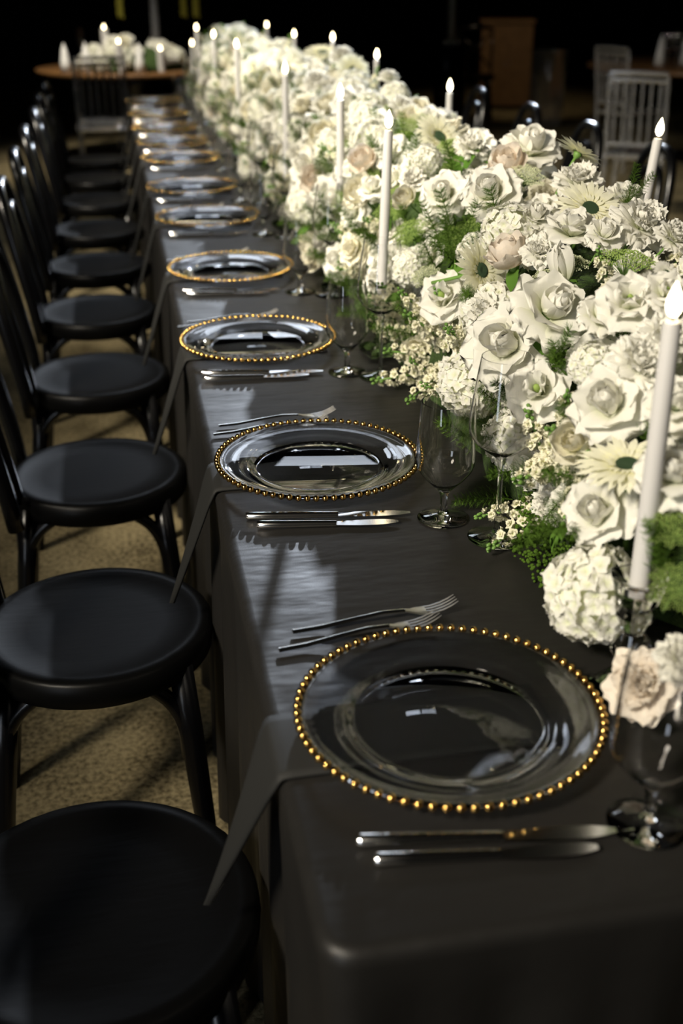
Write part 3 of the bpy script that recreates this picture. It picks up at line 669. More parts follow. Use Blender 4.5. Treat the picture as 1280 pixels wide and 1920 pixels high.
HEROES=[
  ('rose_open', (0.546, 1.97, 1.121), 0.118, (-0.47, -0.55, 0.69)),
  ('rose_open', (0.504, 2.135, 1.095), 0.106, (-0.39, -0.67, 0.64)),
  ('gerbera', (0.45, 1.775, 1.045), 0.109, (0.5, -0.78, 0.38)),
  ('rose_cup_blush', (0.483, 1.665, 1.071), 0.076, (-0.36, 0.01, 0.93)),
  ('bud', (0.501, 1.499, 1.087), 0.047, (-0.24, 0.1, 0.96)),
  ('gerbera', (0.614, 1.718, 1.14), 0.113, (0.04, -0.61, 0.79)),
  ('gerbera', (0.685, 1.966, 1.187), 0.089, (0.57, 0.16, 0.8)),
  ('rose_open', (0.69, 2.216, 1.153), 0.126, (0.02, -0.45, 0.9)),
  ('rose_cup_blush', (0.623, 2.116, 1.141), 0.08, (-0.39, -0.44, 0.81)),
  ('umbel', (0.617, 2.02, 1.14), 0.068, (0.02, -0.45, 0.9)),
  ('carnation', (0.686, 1.937, 1.137), 0.094, (-0.16, -0.27, 0.95)),
  ('carnation', (0.628, 1.568, 1.142), 0.101, (0.2, -0.56, 0.8)),
  ('lisianthus', (0.692, 1.761, 1.138), 0.069, (-0.15, -0.23, 0.96)),
  ('lisianthus', (0.548, 1.612, 1.122), 0.083, (-0.04, -0.22, 0.97)),
  ('hydrangea', (0.51, 1.774, 1.099), 0.095, (-0.31, -0.59, 0.75)),
  ('carnation', (0.508, 1.632, 1.096), 0.064, (-0.22, -0.62, 0.76)),
  ('umbel', (0.512, 1.533, 1.099), 0.065, (0.09, -0.13, 0.99)),
  ('umbel', (0.49, 1.539, 1.077), 0.046, (-0.38, -0.25, 0.89)),
  ('umbel_green', (0.551, 1.419, 1.124), 0.079, (0.09, -0.13, 0.99)),
  ('gerbera_small', (0.563, 1.344, 1.131), 0.041, (0.2, -0.63, 0.75)),
  ('carnation', (0.635, 1.481, 1.142), 0.063, (0.33, -0.51, 0.79)),
  ('lisianthus', (0.512, 1.312, 1.101), 0.084, (-0.31, -0.59, 0.75)),
  ('rose_open', (0.463, 1.478, 1.052), 0.123, (0.12, -0.73, 0.67)),
  ('rose_open', (0.435, 1.522, 0.992), 0.135, (-0.59, -0.62, 0.52)),
  ('hydrangea', (0.41, 1.608, 0.906), 0.099, (-0.69, -0.5, 0.52)),
  ('lisianthus', (0.428, 1.368, 0.975), 0.085, (-0.52, -0.56, 0.65)),
  ('rose_open', (0.448, 1.189, 1.02), 0.104, (-0.57, -0.57, 0.6)),
  ('carnation', (0.476, 1.194, 1.064), 0.088, (-0.12, -0.64, 0.76)),
  ('gerbera', (0.427, 1.094, 0.974), 0.114, (-0.13, -0.13, 0.98)),
  ('rose_open', (0.413, 1.107, 0.921), 0.092, (-0.61, -0.49, 0.62)),
  ('hydrangea', (0.402, 1.074, 0.837), 0.117, (-0.69, -0.5, 0.52)),
  ('rose_garden_blush', (0.398, 0.934, 0.804), 0.085, (-0.59, -0.46, 0.66)),
  ('umbel_green', (0.408, 0.926, 0.918), 0.059, (-0.1, -0.53, 0.84)),
  ('umbel_green', (0.422, 0.966, 0.961), 0.066, (-0.06, -0.33, 0.94)),
  ('rose_open', (0.469, 1.076, 1.054), 0.075, (-0.3, -0.48, 0.83)),
  ('rose_open', (0.441, 1.008, 1.005), 0.084, (-0.42, -0.51, 0.75)),
  ('carnation', (0.398, 0.881, 0.867), 0.058, (-0.12, -0.64, 0.76)),
  ('hydrangea', (0.458, 1.286, 1.037), 0.06, (-0.33, -0.65, 0.68)),
  ('carnation', (0.502, 1.203, 1.092), 0.069, (-0.02, -0.65, 0.76)),
  ('rose_cup', (0.428, 1.217, 0.968), 0.065, (-0.71, -0.55, 0.43)),
  ('lisianthus', (0.431, 1.832, 0.979), 0.095, (-0.61, -0.49, 0.62)),
  ('umbel', (0.43, 1.972, 0.979), 0.058, (-0.46, -0.29, 0.84)),
  ('carnation', (0.443, 1.651, 1.006), 0.078, (-0.63, -0.55, 0.55)),
  ('gerbera', (0.602, 2.583, 1.141), 0.132, (0.34, -0.66, 0.67)),
  ('umbel_green', (0.597, 2.422, 1.137), 0.074, (-0.25, -0.21, 0.94)),
  ('carnation', (0.617, 2.376, 1.14), 0.083, (0.14, -0.43, 0.89)),
  ('carnation', (0.495, 2.345, 1.085), 0.066, (-0.3, -0.48, 0.83)),
  ('hydrangea', (0.532, 2.386, 1.115), 0.067, (-0.18, -0.43, 0.88)),
  ('rose_cup_blush', (0.481, 2.711, 1.068), 0.078, (-0.61, -0.38, 0.7)),
  ('rose_cup', (0.447, 2.592, 1.017), 0.087, (-0.61, -0.49, 0.62)),
  ('lisianthus', (0.433, 2.584, 0.985), 0.075, (-0.71, -0.55, 0.43)),
  ('rose_open', (0.456, 2.549, 1.036), 0.072, (-0.3, -0.48, 0.83)),
  ('carnation', (0.689, 3.439, 1.189), 0.071, (0.19, -0.15, 0.97)),
  ('carnation', (0.659, 3.151, 1.14), 0.079, (0.16, -0.29, 0.94)),
  ('hydrangea', (0.692, 3.35, 1.143), 0.094, (-0.16, -0.31, 0.94)),
  ('gerbera', (0.689, 3.969, 1.179), 0.127, (0.16, -0.85, 0.5)),
  ('gerbera', (0.691, 4.519, 1.193), 0.152, (-0.04, -0.22, 0.97)),
  ('carnation', (0.692, 4.154, 1.204), 0.092, (-0.09, -0.46, 0.89)),
  ('gerbera', (0.524, 5.197, 1.11), 0.119, (-0.35, -0.72, 0.6)),
  ('hydrangea', (0.546, 3.025, 1.121), 0.108, (-0.4, -0.55, 0.73)),
  ('rose_open', (0.567, 3.375, 1.131), 0.11, (-0.4, -0.55, 0.73)),
  ('rose_cup', (0.475, 3.207, 1.061), 0.105, (-0.51, -0.58, 0.64)),
  ('rose_open', (0.43, 3.248, 0.979), 0.116, (-0.61, -0.49, 0.62)),
  ('carnation', (0.581, 3.995, 1.134), 0.111, (-0.3, -0.48, 0.83)),
  ('hydrangea', (0.454, 3.64, 1.03), 0.115, (-0.61, -0.49, 0.62)),
  ('rose_garden', (0.501, 3.717, 1.09), 0.107, (-0.5, -0.47, 0.72)),
  ('rose_garden', (0.413, 2.526, 0.916), 0.079, (-0.71, -0.55, 0.43)),
  ('hydrangea', (0.43, 2.085, 0.976), 0.071, (-0.65, -0.6, 0.46)),
  ('umbel_green', (0.451, 2.362, 1.024), 0.067, (-0.46, -0.29, 0.84)),
  ('umbel_green', (0.449, 2.168, 1.019), 0.073, (-0.46, -0.29, 0.84)),
  ('carnation', (0.555, 2.088, 1.125), 0.059, (-0.2, -0.5, 0.84)),
  ('rose_cup', (0.474, 2.291, 1.06), 0.054, (-0.61, -0.49, 0.62)),
  ('rose_open', (0.541, 1.761, 1.12), 0.068, (0.0, -0.54, 0.84)),
  ('rose_open', (0.573, 1.558, 1.132), 0.062, (0.0, -0.54, 0.84)),
  ('lisianthus', (0.538, 1.288, 1.119), 0.059, (-0.02, -0.65, 0.76)),
  ('rose_open', (0.484, 1.351, 1.078), 0.065, (0.08, -0.66, 0.74)),
]
STOCKS=[
   ((0.391, 2.035, 0.786), (-0.97, -0.2, -0.1), 0.13),
   ((0.394, 1.989, 0.843), (-0.93, -0.35, 0.13), 0.13),
   ((0.403, 1.913, 0.911), (-0.84, -0.38, 0.38), 0.14),
   ((0.413, 1.845, 0.949), (-0.61, -0.38, 0.7), 0.13),
   ((0.411, 1.741, 0.942), (-0.73, -0.59, 0.35), 0.14),
   ((0.392, 1.864, 0.828), (-0.84, -0.46, -0.29), 0.12),
   ((0.402, 1.733, 0.9), (-0.66, -0.75, 0.08), 0.12),
   ((0.401, 1.314, 0.895), (-0.84, -0.54, -0.01), 0.14),
   ((0.409, 1.274, 0.934), (-0.69, -0.5, 0.52), 0.14),
   ((0.403, 1.205, 0.905), (-0.69, -0.7, -0.21), 0.12),
   ((0.392, 1.356, 0.793), (-0.9, -0.31, -0.31), 0.12),
   ((0.405, 1.352, 0.918), (-0.64, -0.3, 0.71), 0.12),
   ((0.419, 1.29, 0.971), (-0.53, -0.54, 0.65), 0.12),
   ((0.411, 1.216, 0.943), (-0.47, -0.78, 0.41), 0.12),
   ((0.391, 1.401, 0.793), (-0.99, -0.1, -0.1), 0.1),
   ((0.406, 2.004, 0.925), (-0.82, -0.33, 0.47), 0.12),
   ((0.403, 2.143, 0.909), (-0.84, -0.38, 0.38), 0.12),
   ((0.426, 2.42, 0.987), (-0.81, -0.49, 0.31), 0.12),
   ((0.396, 2.176, 0.857), (-0.93, -0.35, 0.13), 0.12),
   ((0.411, 2.639, 0.944), (-0.93, -0.35, 0.13), 0.12),
]
FERNS=[
   ((0.46, 1.961, 1.055), (-0.39, -0.44, 0.81)),
   ((0.48, 1.93, 1.079), (-0.06, -0.33, 0.94)),
   ((0.439, 2.026, 1.017), (-0.61, -0.38, 0.7)),
   ((0.478, 1.862, 1.079), (0.11, -0.56, 0.82)),
   ((0.446, 2.218, 1.032), (-0.61, -0.38, 0.7)),
   ((0.464, 2.048, 1.061), (-0.25, -0.21, 0.94)),
   ((0.45, 1.887, 1.039), (-0.56, -0.6, 0.57)),
   ((0.444, 1.358, 1.026), (0.45, -0.38, 0.81)),
   ((0.438, 1.361, 1.018), (-0.35, -0.18, 0.92)),
   ((0.414, 1.453, 0.954), (-0.7, -0.27, 0.66)),
   ((0.398, 1.528, 0.883), (-0.82, -0.2, 0.54)),
   ((0.396, 1.491, 0.863), (-0.92, -0.31, 0.23)),
   ((0.39, 1.485, 0.78), (-0.97, -0.06, 0.23)),
   ((0.391, 1.523, 0.754), (-0.98, -0.19, -0.05)),
   ((0.398, 1.239, 0.868), (-0.68, -0.73, -0.06)),
   ((0.406, 1.218, 0.921), (-0.77, -0.63, 0.13)),
   ((0.394, 1.241, 0.837), (-0.8, -0.47, -0.36)),
   ((0.405, 1.177, 0.918), (-0.59, -0.81, 0.08)),
   ((0.398, 1.347, 0.882), (-0.92, -0.31, 0.23)),
   ((0.424, 1.278, 0.982), (-0.73, -0.45, 0.51)),
   ((0.455, 1.083, 1.046), (-0.1, -0.53, 0.84)),
   ((0.69, 1.717, 1.188), (0.31, -0.08, 0.95)),
   ((0.691, 1.697, 1.183), (0.47, -0.45, 0.76)),
   ((0.535, 2.692, 1.125), (-0.47, -0.22, 0.85)),
   ((0.495, 2.736, 1.096), (-0.47, -0.22, 0.85)),
   ((0.519, 2.52, 1.115), (-0.25, -0.21, 0.94)),
   ((0.575, 2.647, 1.142), (-0.02, -0.11, 0.99)),
   ((0.419, 2.442, 0.972), (-0.73, -0.45, 0.51)),
   ((0.436, 1.742, 1.012), (-0.56, -0.6, 0.57)),
   ((0.405, 1.961, 0.917), (-0.73, -0.45, 0.51)),
   ((0.397, 2.048, 0.872), (-0.84, -0.38, 0.38)),
   ((0.405, 1.517, 0.92), (-0.82, -0.33, 0.47)),
   ((0.401, 1.112, 0.899), (-0.76, -0.65, 0.03)),
   ((0.401, 1.145, 0.897), (-0.85, -0.51, 0.09)),
   ((0.406, 2.68, 0.923), (-0.86, -0.48, 0.18)),
   ((0.415, 2.566, 0.959), (-0.67, -0.5, 0.55)),
   ((0.491, 1.143, 1.092), (-0.07, -0.4, 0.91)),
   ((0.412, 0.959, 0.949), (-0.3, -0.48, 0.83)),
   ((0.445, 3.56, 1.03), (-0.61, -0.38, 0.7)),
   ((0.403, 2.878, 0.91), (-0.84, -0.38, 0.38)),
   ((0.411, 2.847, 0.942), (-0.84, -0.38, 0.38)),
]
LAB = [
'white star-shaped rose with pointed reflexed petals on a bare green stem',
'white reflexed rose just left of the star-shaped rose, above the dark fern',
'pale gerbera turned right with dark green eye, touching the cupped blush rose',
'cupped blush rose with bruised rim, right of the side-turned gerbera',
'white rosebud on a long green stem, standing before the lace flowers',
'pale yellow gerbera with green eye below the leaning taper',
'small pale gerbera seen side-on at the top edge of the flowers',
'large white rose at the top of the near flowers, left of the side-on gerbera',
'blush-tinted rose behind the star-shaped rose',
'grey-green lace flower behind the right petals of the star-shaped rose',
'ruffled white carnation below the side-on gerbera at the top edge',
'large ruffled white carnation on the right edge below the leaning taper',
'white lisianthus between the pale yellow gerbera and the leaning taper',
'ruffled white lisianthus on a thin stalk, above the white rosebud',
'white hydrangea head under the star-shaped rose',
'white carnation between the blush rose and the lace flowers',
'domed grey-green lace flower right behind the white rosebud',
'small grey-green lace flower left of the white rosebud',
'loose green lace flower right of the white rosebud',
'tiny white gerbera at the right edge beside the loose green lace flower',
'white carnation at the right edge above the tiny gerbera',
'white lisianthus with green heart just left of the nearest flame',
'very large cream-white rose directly below the white rosebud',
'very large white rose rising behind the rim of the second-plate wine glass',
'white hydrangea head behind the rim of the second-nearest goblet',
'frilled white lisianthus seen through the right rim of the second-plate wine glass',
'white reflexed rose facing left beside the nearest taper',
'fluffy white carnation behind the upper part of the nearest taper',
'wide pale gerbera lying flat beside the lower part of the nearest taper',
'white rose under the flat gerbera, above the big near hydrangea',
'big white hydrangea head lowest on the table by the crystal candlestick',
'blush garden rose low in the right foreground above the nearest goblet',
'green lace flower at the right edge beside the crystal candlestick',
'green lace flower at the right edge across the foot of the nearest taper',
'white rose at the right edge behind the middle of the nearest taper',
'white rose at the right edge beside the lower half of the nearest taper',
'white carnation at the right edge behind the blush garden rose',
'small white hydrangea left of the fluffy carnation by the nearest taper',
'white carnation at the right edge just below the nearest flame',
'cream cupped rose among the stock flowers left of the nearest taper',
'white lisianthus with broad petals left below the side-turned gerbera',
'grey-green lace flower left of the broad-petalled lisianthus',
'white carnation below the side-turned gerbera',
'large pale gerbera with dark eye on the ridge below the middle taper',
'green lace flower in front of the ridge gerbera with the dark eye',
'white carnation right of the ridge gerbera with the dark eye',
'white carnation left of the two reflexed roses',
'white hydrangea head below the ridge gerbera',
'cupped blush rose behind the taper beside the third plate',
'cream cupped rose below the blush rose beside the third-plate taper',
'white lisianthus below the cream cupped rose by the third-plate taper',
'white rose right behind the third-plate taper',
'lone white carnation standing above the ridge beside a lit taper',
'white carnation below the lone bloom on the ridge',
'white hydrangea on the ridge below the lone carnation',
'round white gerbera with green eye facing the camera on the far ridge',
'white gerbera tipped upward on the far ridge, left of the round gerbera',
'white carnation between the two gerberas of the far ridge',
'white gerbera with yellow heart far down the left flank of the runner',
'white hydrangea left of the third-plate flame',
'white rose right of the fourth-plate flame',
'cream cupped rose left of the fourth-plate taper',
'white rose on the left flank beyond the fourth plate, low by the glasses',
'white carnation below the tipped gerbera of the far ridge',
'white hydrangea right of the fifth-plate taper',
'cream garden rose above the hydrangea by the fifth-plate taper',
'cream garden rose low beside the foot of the third-plate taper',
'white hydrangea behind the third-nearest wine glass',
'green lace flower right of the third-plate taper, upper of two',
'green lace flower right of the third-plate taper, lower of two',
'white carnation between the two reflexed roses and the ridge',
'small cream rose above the green lace flowers by the third-plate taper',
'small white rose right of the star-shaped rose',
'small white rose below the pale yellow gerbera',
'white lisianthus right above the nearest flame',
'small white rose right of the white rosebud stem']
HP = []
def to_px(P):
    d = Vector(P) - cam.matrix_world.translation; z = d.dot(fw)
    return (640 + 2134.6*d.dot(rr)/z, 960 - 2134.6*d.dot(uu)/z)
ANCH = [(a, Vector(HEROES[i][1])) for i, a in ((0, 'star-shaped rose'), (1, 'reflexed rose above the dark fern'), (2, 'side-turned gerbera'), (3, 'bruised blush rose'), (4, 'white rosebud'), (5, 'yellow gerbera'),
  (6, 'side-on gerbera'), (22, 'very large cream rose'), (23, 'very large white rose'), (26, 'left-facing rose by the nearest taper'), (28, 'flat gerbera'), (30, 'big near hydrangea'), (43, 'ridge gerbera'),
  (48, 'blush rose by the third-plate taper'), (52, 'lone ridge carnation'), (55, 'round far-ridge gerbera'), (56, 'tipped far-ridge gerbera'), (58, 'gerbera with yellow heart'))]
ANCH += [(f'{ORD[k]} plate\'s wine glass', Vector((*TP[k], T+.2))) for k in range(1, 11)]
ANCH += [(a, Vector((CAND[i][0], CAND[i][1], T+CAND[i][2]))) for i, a in ((0, 'nearest flame'), (1, 'third-plate flame'), (2, 'fourth-plate flame'), (3, 'fifth-plate flame'), (4, 'seventh-plate flame'), (5, 'ninth-plate flame'), (8, 'leaning flame'), (9, 'middle ridge flame'), (10, 'flame by the lone carnation'), (11, 'rightmost far-ridge flame'), (12, 'middle far-ridge flame'), (13, 'leftmost far-ridge flame'))]
USED = set()
def place_label(phrase, P):
    """describe a bloom by the landmark it is nearest to in the photograph"""
    q = to_px(P); cand = sorted(((math.hypot(q[0]-to_px(A)[0], q[1]-to_px(A)[1]), a, A) for a, A in ANCH), key=lambda t: t[0])[:5]
    for far in ('just', 'a little'):
        for d, a, A in cand:
            p = to_px(A); ang = math.degrees(math.atan2(p[1]-q[1], q[0]-p[0])) % 360
            w = ('right of', 'above right of', 'above', 'above left of', 'left of', 'below left of', 'below', 'below right of')[int((ang+22.5)//45) % 8]
            lab = f'{phrase} {far} {w} the {a}'
            if lab not in USED and len(lab.split()) <= 16: USED.add(lab); return lab
    return f'{phrase} among the crowded blooms of the runner'
for i, (kind, pos, D, w) in enumerate(HEROES):
    ex = {'rose_open': 1.0, 'carnation': 1.05, 'hydrangea': 1.0, 'lisianthus': 1.08, 'rose_cup': 1.1, 'rose_cup_blush': 1.1, 'bud': 1.15}.get(kind, 1.0)
    pos = tuple(Vector(pos) + Vector(w)*.018)
    flower(kind, pos, w, D*ex, LAB[i], 'flowers of the table runner', detail=(pos[1] < 2.75 and not kind.startswith('umbel')) )
    HP.append((Vector(pos), D*.5))
for i, (pos, w, L) in enumerate(STOCKS):
    near = pos[1] < 1.6; w = (Vector(w) + Vector((.25, 0, .1))).normalized(); pos = tuple(Vector(pos) + Vector((.015, 0, 0)) - w*L*.42)
    flower('stock', pos, w, L, place_label('cream stock spike', pos), 'stock spikes of the runner', detail=near)
    HP.append((Vector(pos), .05))
def sprig(pos, w, D, label, group):
    t = thing('fern_sprig', label, 'greenery', face(pos, w, D, R.uniform(0, 6.28)), group)
    o = ob('foliage', FERN[R.randrange(4)], t); o['kind'] = 'stuff'
for pos, w in FERNS:
    near = pos[1] < 1.62
    sprig(Vector(pos) - Vector(w)*.02, w, (.05 if pos[2] > 1.12 else .085) if near else .06 if pos[2] > 1.13 else .095, place_label('feathery fern sprig', pos), 'fern sprigs of the runner')
for p_, w, D in (((.425, 1.315, .790), (-.7, -.5, .5), .11), ((.420, 1.240, .80), (-.7, -.5, .5), .10), ((.445, 1.385, .81), (-.8, -.3, .5), .09)):
    t = thing('green_filler_flower', place_label('green bubbly filler flower', p_), 'greenery', face(p_, w, D), 'green bubbly filler')
    ob('florets', BUB, t)['kind'] = 'stuff'

# moss-covered foam under the runner
CXM, HWM, HM, EXM = .64, .25, .39, 2.3
def mound(th, s=1.0):
    c, q = math.cos(th), math.sin(th)
    return CXM - s*HWM*math.copysign(abs(c)**(2/EXM), c), s*HM*abs(q)**(2/EXM)
b = MB(); vs = []; fs = []; NY, NT = 120, 20
for i in range(NY+1):
    y = 1.02 + (7.66-1.02)*i/NY; e = min(1, (i+.6)/6, (NY-i+.6)/6)**.5
    for j in range(NT+1):
        x, z = mound(PI*j/NT, .80*e); vs.append((x + .012*math.sin(i*1.7+j), y, T+.001 + z*(1 + .03*math.sin(i*2.1+j*1.3))))
fs = [(i*(NT+1)+j, i*(NT+1)+j+1, (i+1)*(NT+1)+j+1, (i+1)*(NT+1)+j) for i in range(NY) for j in range(NT)]
fs.append(tuple(range(NT+1))[::-1]); fs.append(tuple(NY*(NT+1)+j for j in range(NT+1)))
b.add(vs, fs); tag(ob('floral_foam_base', b.mesh('floral_foam_base', 'moss')), 'dark green mossy base hidden under the runner of flowers', 'flower base')

# filling blooms along the whole runner
kinds_w = [('rose_open', 16), ('carnation', 22), ('lisianthus', 14), ('hydrangea', 14), ('rose_garden', 9), ('rose_cup', 9), ('gerbera', 6), ('umbel', 5), ('umbel_green', 5), ('stock', 9), ('rose_cup_blush', 2)]
bag = [k for k, w in kinds_w for _ in range(w)]
KN_ = {'rose_open': 'white open rose', 'carnation': 'ruffled white carnation', 'lisianthus': 'white lisianthus', 'hydrangea': 'white hydrangea head', 'rose_garden': 'cream garden rose',
       'rose_cup': 'cream cupped rose', 'gerbera': 'pale gerbera', 'umbel': 'grey-green lace flower', 'umbel_green': 'green lace flower', 'stock': 'cream stock spike', 'rose_cup_blush': 'blush cupped rose'}
pts = []
tries = 0
while tries < 9000:
    tries += 1
    y = R.uniform(.98, 7.62); th = PI*R.uniform(.03, .86); near = y < 2.6
    x, z = mound(th); e = 1e-3; x2, z2 = mound(th+e); nrm = Vector((-(z2-z), 0, (x2-x))).normalized()
    if nrm.x*(x-CXM) < 0 and abs(x-CXM) > .05: nrm.x = -nrm.x
    if nrm.z < 0: nrm = -nrm
    hidden = th > PI*.62
    P = Vector((x, y, T+z+.005))
    dmin = .064 if near else .082
    if hidden: dmin = .105
    if any((P-q).length < dmin for q in pts): continue
    if any((P-q).length < rr_*.80+dmin*.30 for q, rr_ in HP): continue
    if any(math.hypot(P.x-c[0], P.y-c[1]) < .035 and P.x < .5 for c in CAND): continue
    pts.append(P)
    kind = R.choice(bag)
    if th < PI*.12 and R.random() < .4: kind = 'stock'
    if 1.85 < y < 3.1 and PI*.12 < th < PI*.45 and R.random() < .32: kind = 'umbel_green'
    zone = 'beside the first and second plates' if y < 2.0 else 'beside the third plate' if y < 2.7 else 'in the middle stretch of the runner' if y < 4.6 else 'in the far stretch of the runner'
    if hidden: zone = 'on the far side of the runner'
    D = R.uniform(.085, .115)*(.82 if near else 1.0)
    if kind == 'hydrangea': D *= 1.25
    if kind == 'stock': D *= 1.2; w_ = None
    if kind.startswith('umbel'): D *= .85
    w = (nrm*.8 + Vector((-.15, -.45, .25)) + Vector((R.uniform(-.45, .45), R.uniform(-.45, .45), R.uniform(-.2, .3)))).normalized()
    if hidden: w = (nrm + Vector((R.uniform(-.4, .4), R.uniform(-.4, .4), .2))).normalized()
    sink = .045 if near else .016
    flower(kind, P - nrm*(sink if kind != 'stock' else .055), w, D, f'{KN_[kind]} tucked {zone}' if hidden else place_label(KN_[kind], P), f'{KN_[kind]} group {zone}')
# greenery tucked between the blooms
fp = []
tries = 0
while len(fp) < 130 and tries < 4000:
    tries += 1
    y = R.uniform(1.0, 7.5) if R.random() < .45 else R.uniform(1.7, 3.3); th = PI*R.uniform(.04, .42); x, z = mound(th, .92)
    P = Vector((x, y, T+z))
    if any((P-q).length < .085 for q in fp): continue
    if any((P-q).length < rr_+.05 for q, rr_ in HP): continue
    fp.append(P); nrm = Vector((x-CXM, 0, z*.6)).normalized()
    w = (nrm + Vector((R.uniform(-.5, .5), R.uniform(-.6, .3), R.uniform(0, .5)))).normalized()
    sprig(P, w, R.uniform(.085, .115), place_label('small half-buried fern sprig', P), 'fern sprigs buried in the runner')
lf = 0
while lf < 90:
    y = R.uniform(1.0, 7.5); th = PI*R.uniform(.04, .6); x, z = mound(th, .93); lf += 1
    w = (Vector((x-CXM, 0, z*.6)).normalized() + Vector((R.uniform(-.5, .5), R.uniform(-.6, .3), R.uniform(0, .5)))).normalized()
    tag(ob('rose_leaf', LEAF, None, face(Vector((x, y, T+z)), w, R.uniform(.05, .08), R.uniform(0, 6.28))), place_label('dark green rose leaf', (x, y, T+z)), 'leaf', 'rose leaves buried in the runner')
# bare stems that arch over the near blooms
for nm, a_, b_, c_, lab in (('stem', (.56, 1.95, 1.09), (.54, 1.90, 1.05), (.555, 1.83, 1.0), 'bare green stem under the star-shaped rose'),
                       ('stem', (.50, 1.40, 1.07), (.515, 1.36, 1.08), (.50, 1.30, 1.0), 'arching green stem right of the white rosebud'),
                       ('stem', (.475, 1.18, 1.00), (.50, 1.17, .99), (.53, 1.16, .96), 'thick green stem behind the reflexed rose by the nearest taper')):
    tag(ob('flower_stem', sweep(bez(a_, b_, c_, 8), .0032, 6, (1, .1, 0)).mesh('flower_stem', 'stem_green')), lab, 'stem')

# ------------------------------------------------------------ background of the hall
def ghost_chair(mat, label, group):
    """clear spindle-back chair, front +x"""
    t = thing('clear_spindle_chair', label, 'chair', mat, group)
    ob('seat', GC['seat'], t)
    for m_ in GC['legs']: ob('leg', m_, t)
    for y in (-.13, -.078, -.026, .026, .078, .13): ob('spindle', GC['spin'], t, TR(0, y, 0))
    for m_ in GC['rails']: ob('rail', m_, t)
GC = {}
sb = MB(); sb.merge(sweep([(-.19, 0, .45), (-.185, 0, .45), (.185, 0, .45), (.19, 0, .45)], [(.185, .010), (.195, .016), (.2, .016), (.19, .010)], 16), Matrix()); GC['seat'] = sb.mesh('seat', 'acrylic')
def turned(p, q, r):
    P, Q = Vector(p), Vector(q); n_ = 15; return sweep([P.lerp(Q, i/n_) for i in range(n_+1)], [r*(1.35 if i % 4 == 2 else 1) for i in range(n_+1)], 8, (1, 0, 0))
GC['legs'] = [turned((.17, s*.17, .44), (.18, s*.18, 0), .014).mesh('leg', 'acrylic') for s in (-1, 1)] + [turned((-.24, s*.17, .92), (-.17, s*.17, .42), .014).mesh('leg', 'acrylic') for s in (-1, 1)] + [turned((-.17, s*.17, .44), (-.19, s*.18, 0), .014).mesh('leg', 'acrylic') for s in (-1, 1)]
GC['spin'] = turned((-.235, 0, .88), (-.185, 0, .52), .009).mesh('spindle', 'acrylic')
GC['rails'] = [sweep([(x, -.17, z), (x-.012, 0, z+.006), (x, .17, z)], .013, 8, (1, 0, 0)).mesh('rail', 'acrylic') for x, z in ((-.238, .89), (-.186, .52), (-.245, .93))]
def round_table(x, y, r, label):
    t = thing('round_table', label, 'table', TR(x, y, 0), 'round tables in the background')
    ob('tabletop', lathe([(1e-5, T-.03), (r-.02, T-.03), (r, T-.024), (r, T-.004), (r-.004, T), (1e-5, T)], 64).mesh('tabletop', 'table_gold_wood'), t)
    ob('pedestal', lathe([(1e-5, 0), (.32, 0), (.30, .03), (.06, .06), (.05, .60), (.16, .73), (1e-5, .73)], 32).mesh('pedestal', 'black_wood'), t)
# far table beyond the end of the long one
round_table(.12, 10.25, .80, 'round table with warm wood top beyond the far end of the long table')
def pillar(x, y, r, h, label):
    c = thing('pillar_candle', label, 'candle', TR(x, y, T+.0005), 'pillar candles on the far table')
    ob('wax_body', lathe([(1e-5, 0), (r, 0), (r, h-.004), (r-.005, h), (r*.5, h-.006), (1e-5, h-.008)], 24).mesh('wax_body', 'wax'), c)
    ob('wick', WK, c, TR(0, 0, h)); ob('flame', FLM, c, TR(0, 0, h-.002))
pillar(.00, 9.62, .030, .22, 'tall white pillar candle at the front of the far table flowers')
pillar(.32, 9.72, .030, .16, 'short white pillar candle right of the far table flowers')
pillar(-.10, 10.15, .028, .30, 'white pillar candle at the back left of the far table')
kk = ['carnation', 'rose_open', 'hydrangea', 'lisianthus', 'rose_garden']
for i in range(34):
    a = R.uniform(0, 6.28); q = math.sqrt(R.random())*.42; z = .19*(1-(q/.45)**2) + .03
    flower(kk[i % 5], Vector((.12 + q*math.cos(a), 10.05 + q*math.sin(a), T+z)), Vector((math.cos(a)*q, math.sin(a)*q - .35, .6)).normalized(), R.uniform(.11, .15),
           f'{KN_[kk[i % 5]]} in the low centrepiece of the far round table', f'{KN_[kk[i % 5]]} group of the far centrepiece')
b = MB(); b.merge(blob(.40, 20, 10, .42), TR(0, 0, .0)); b.v = [(x, y, max(z, 0)) for x, y, z in b.v]
tag(ob('centrepiece_base', b.mesh('centrepiece_base', 'moss'), None, TR(.12, 10.05, T+.001)), 'dark mossy mound under the far centrepiece flowers', 'flower base')
tv = thing('tall_vase', 'tall clear glass vase rising from the far centrepiece', 'vase', TR(.34, 10.9, T))
ob('vase_body', lathe([(1e-5, 0), (.09, 0), (.09, .01), (.04, .03), (.036, .3), (.038, .9), (.06, 1.05), (.057, 1.05), (.034, .9), (.032, .3), (1e-5, .05)], 24).mesh('vase_body', 'acrylic'), tv)
for i, (x, y) in enumerate(((.05, 10.9), (.60, 10.95), (.70, 10.85))):
    b = sweep([(0, 0, .28), (.01, 0, .14), (0, .01, 0)], [.012, .022, .010], 8, (1, 0, 0))
    for q in range(26): b.merge(DOT, TR(.02*math.cos(q*2.4), .02*math.sin(q*2.4), .01*q) @ Matrix.Diagonal((.014, .014, .02, 1)))
    tag(ob('hanging_bloom', b.mesh('hanging_bloom', 'amber_leaf'), None, TR(x, y, T + .36)), 'yellow-green trailing bloom hanging above the far table', 'flower', 'trailing blooms over the far table')
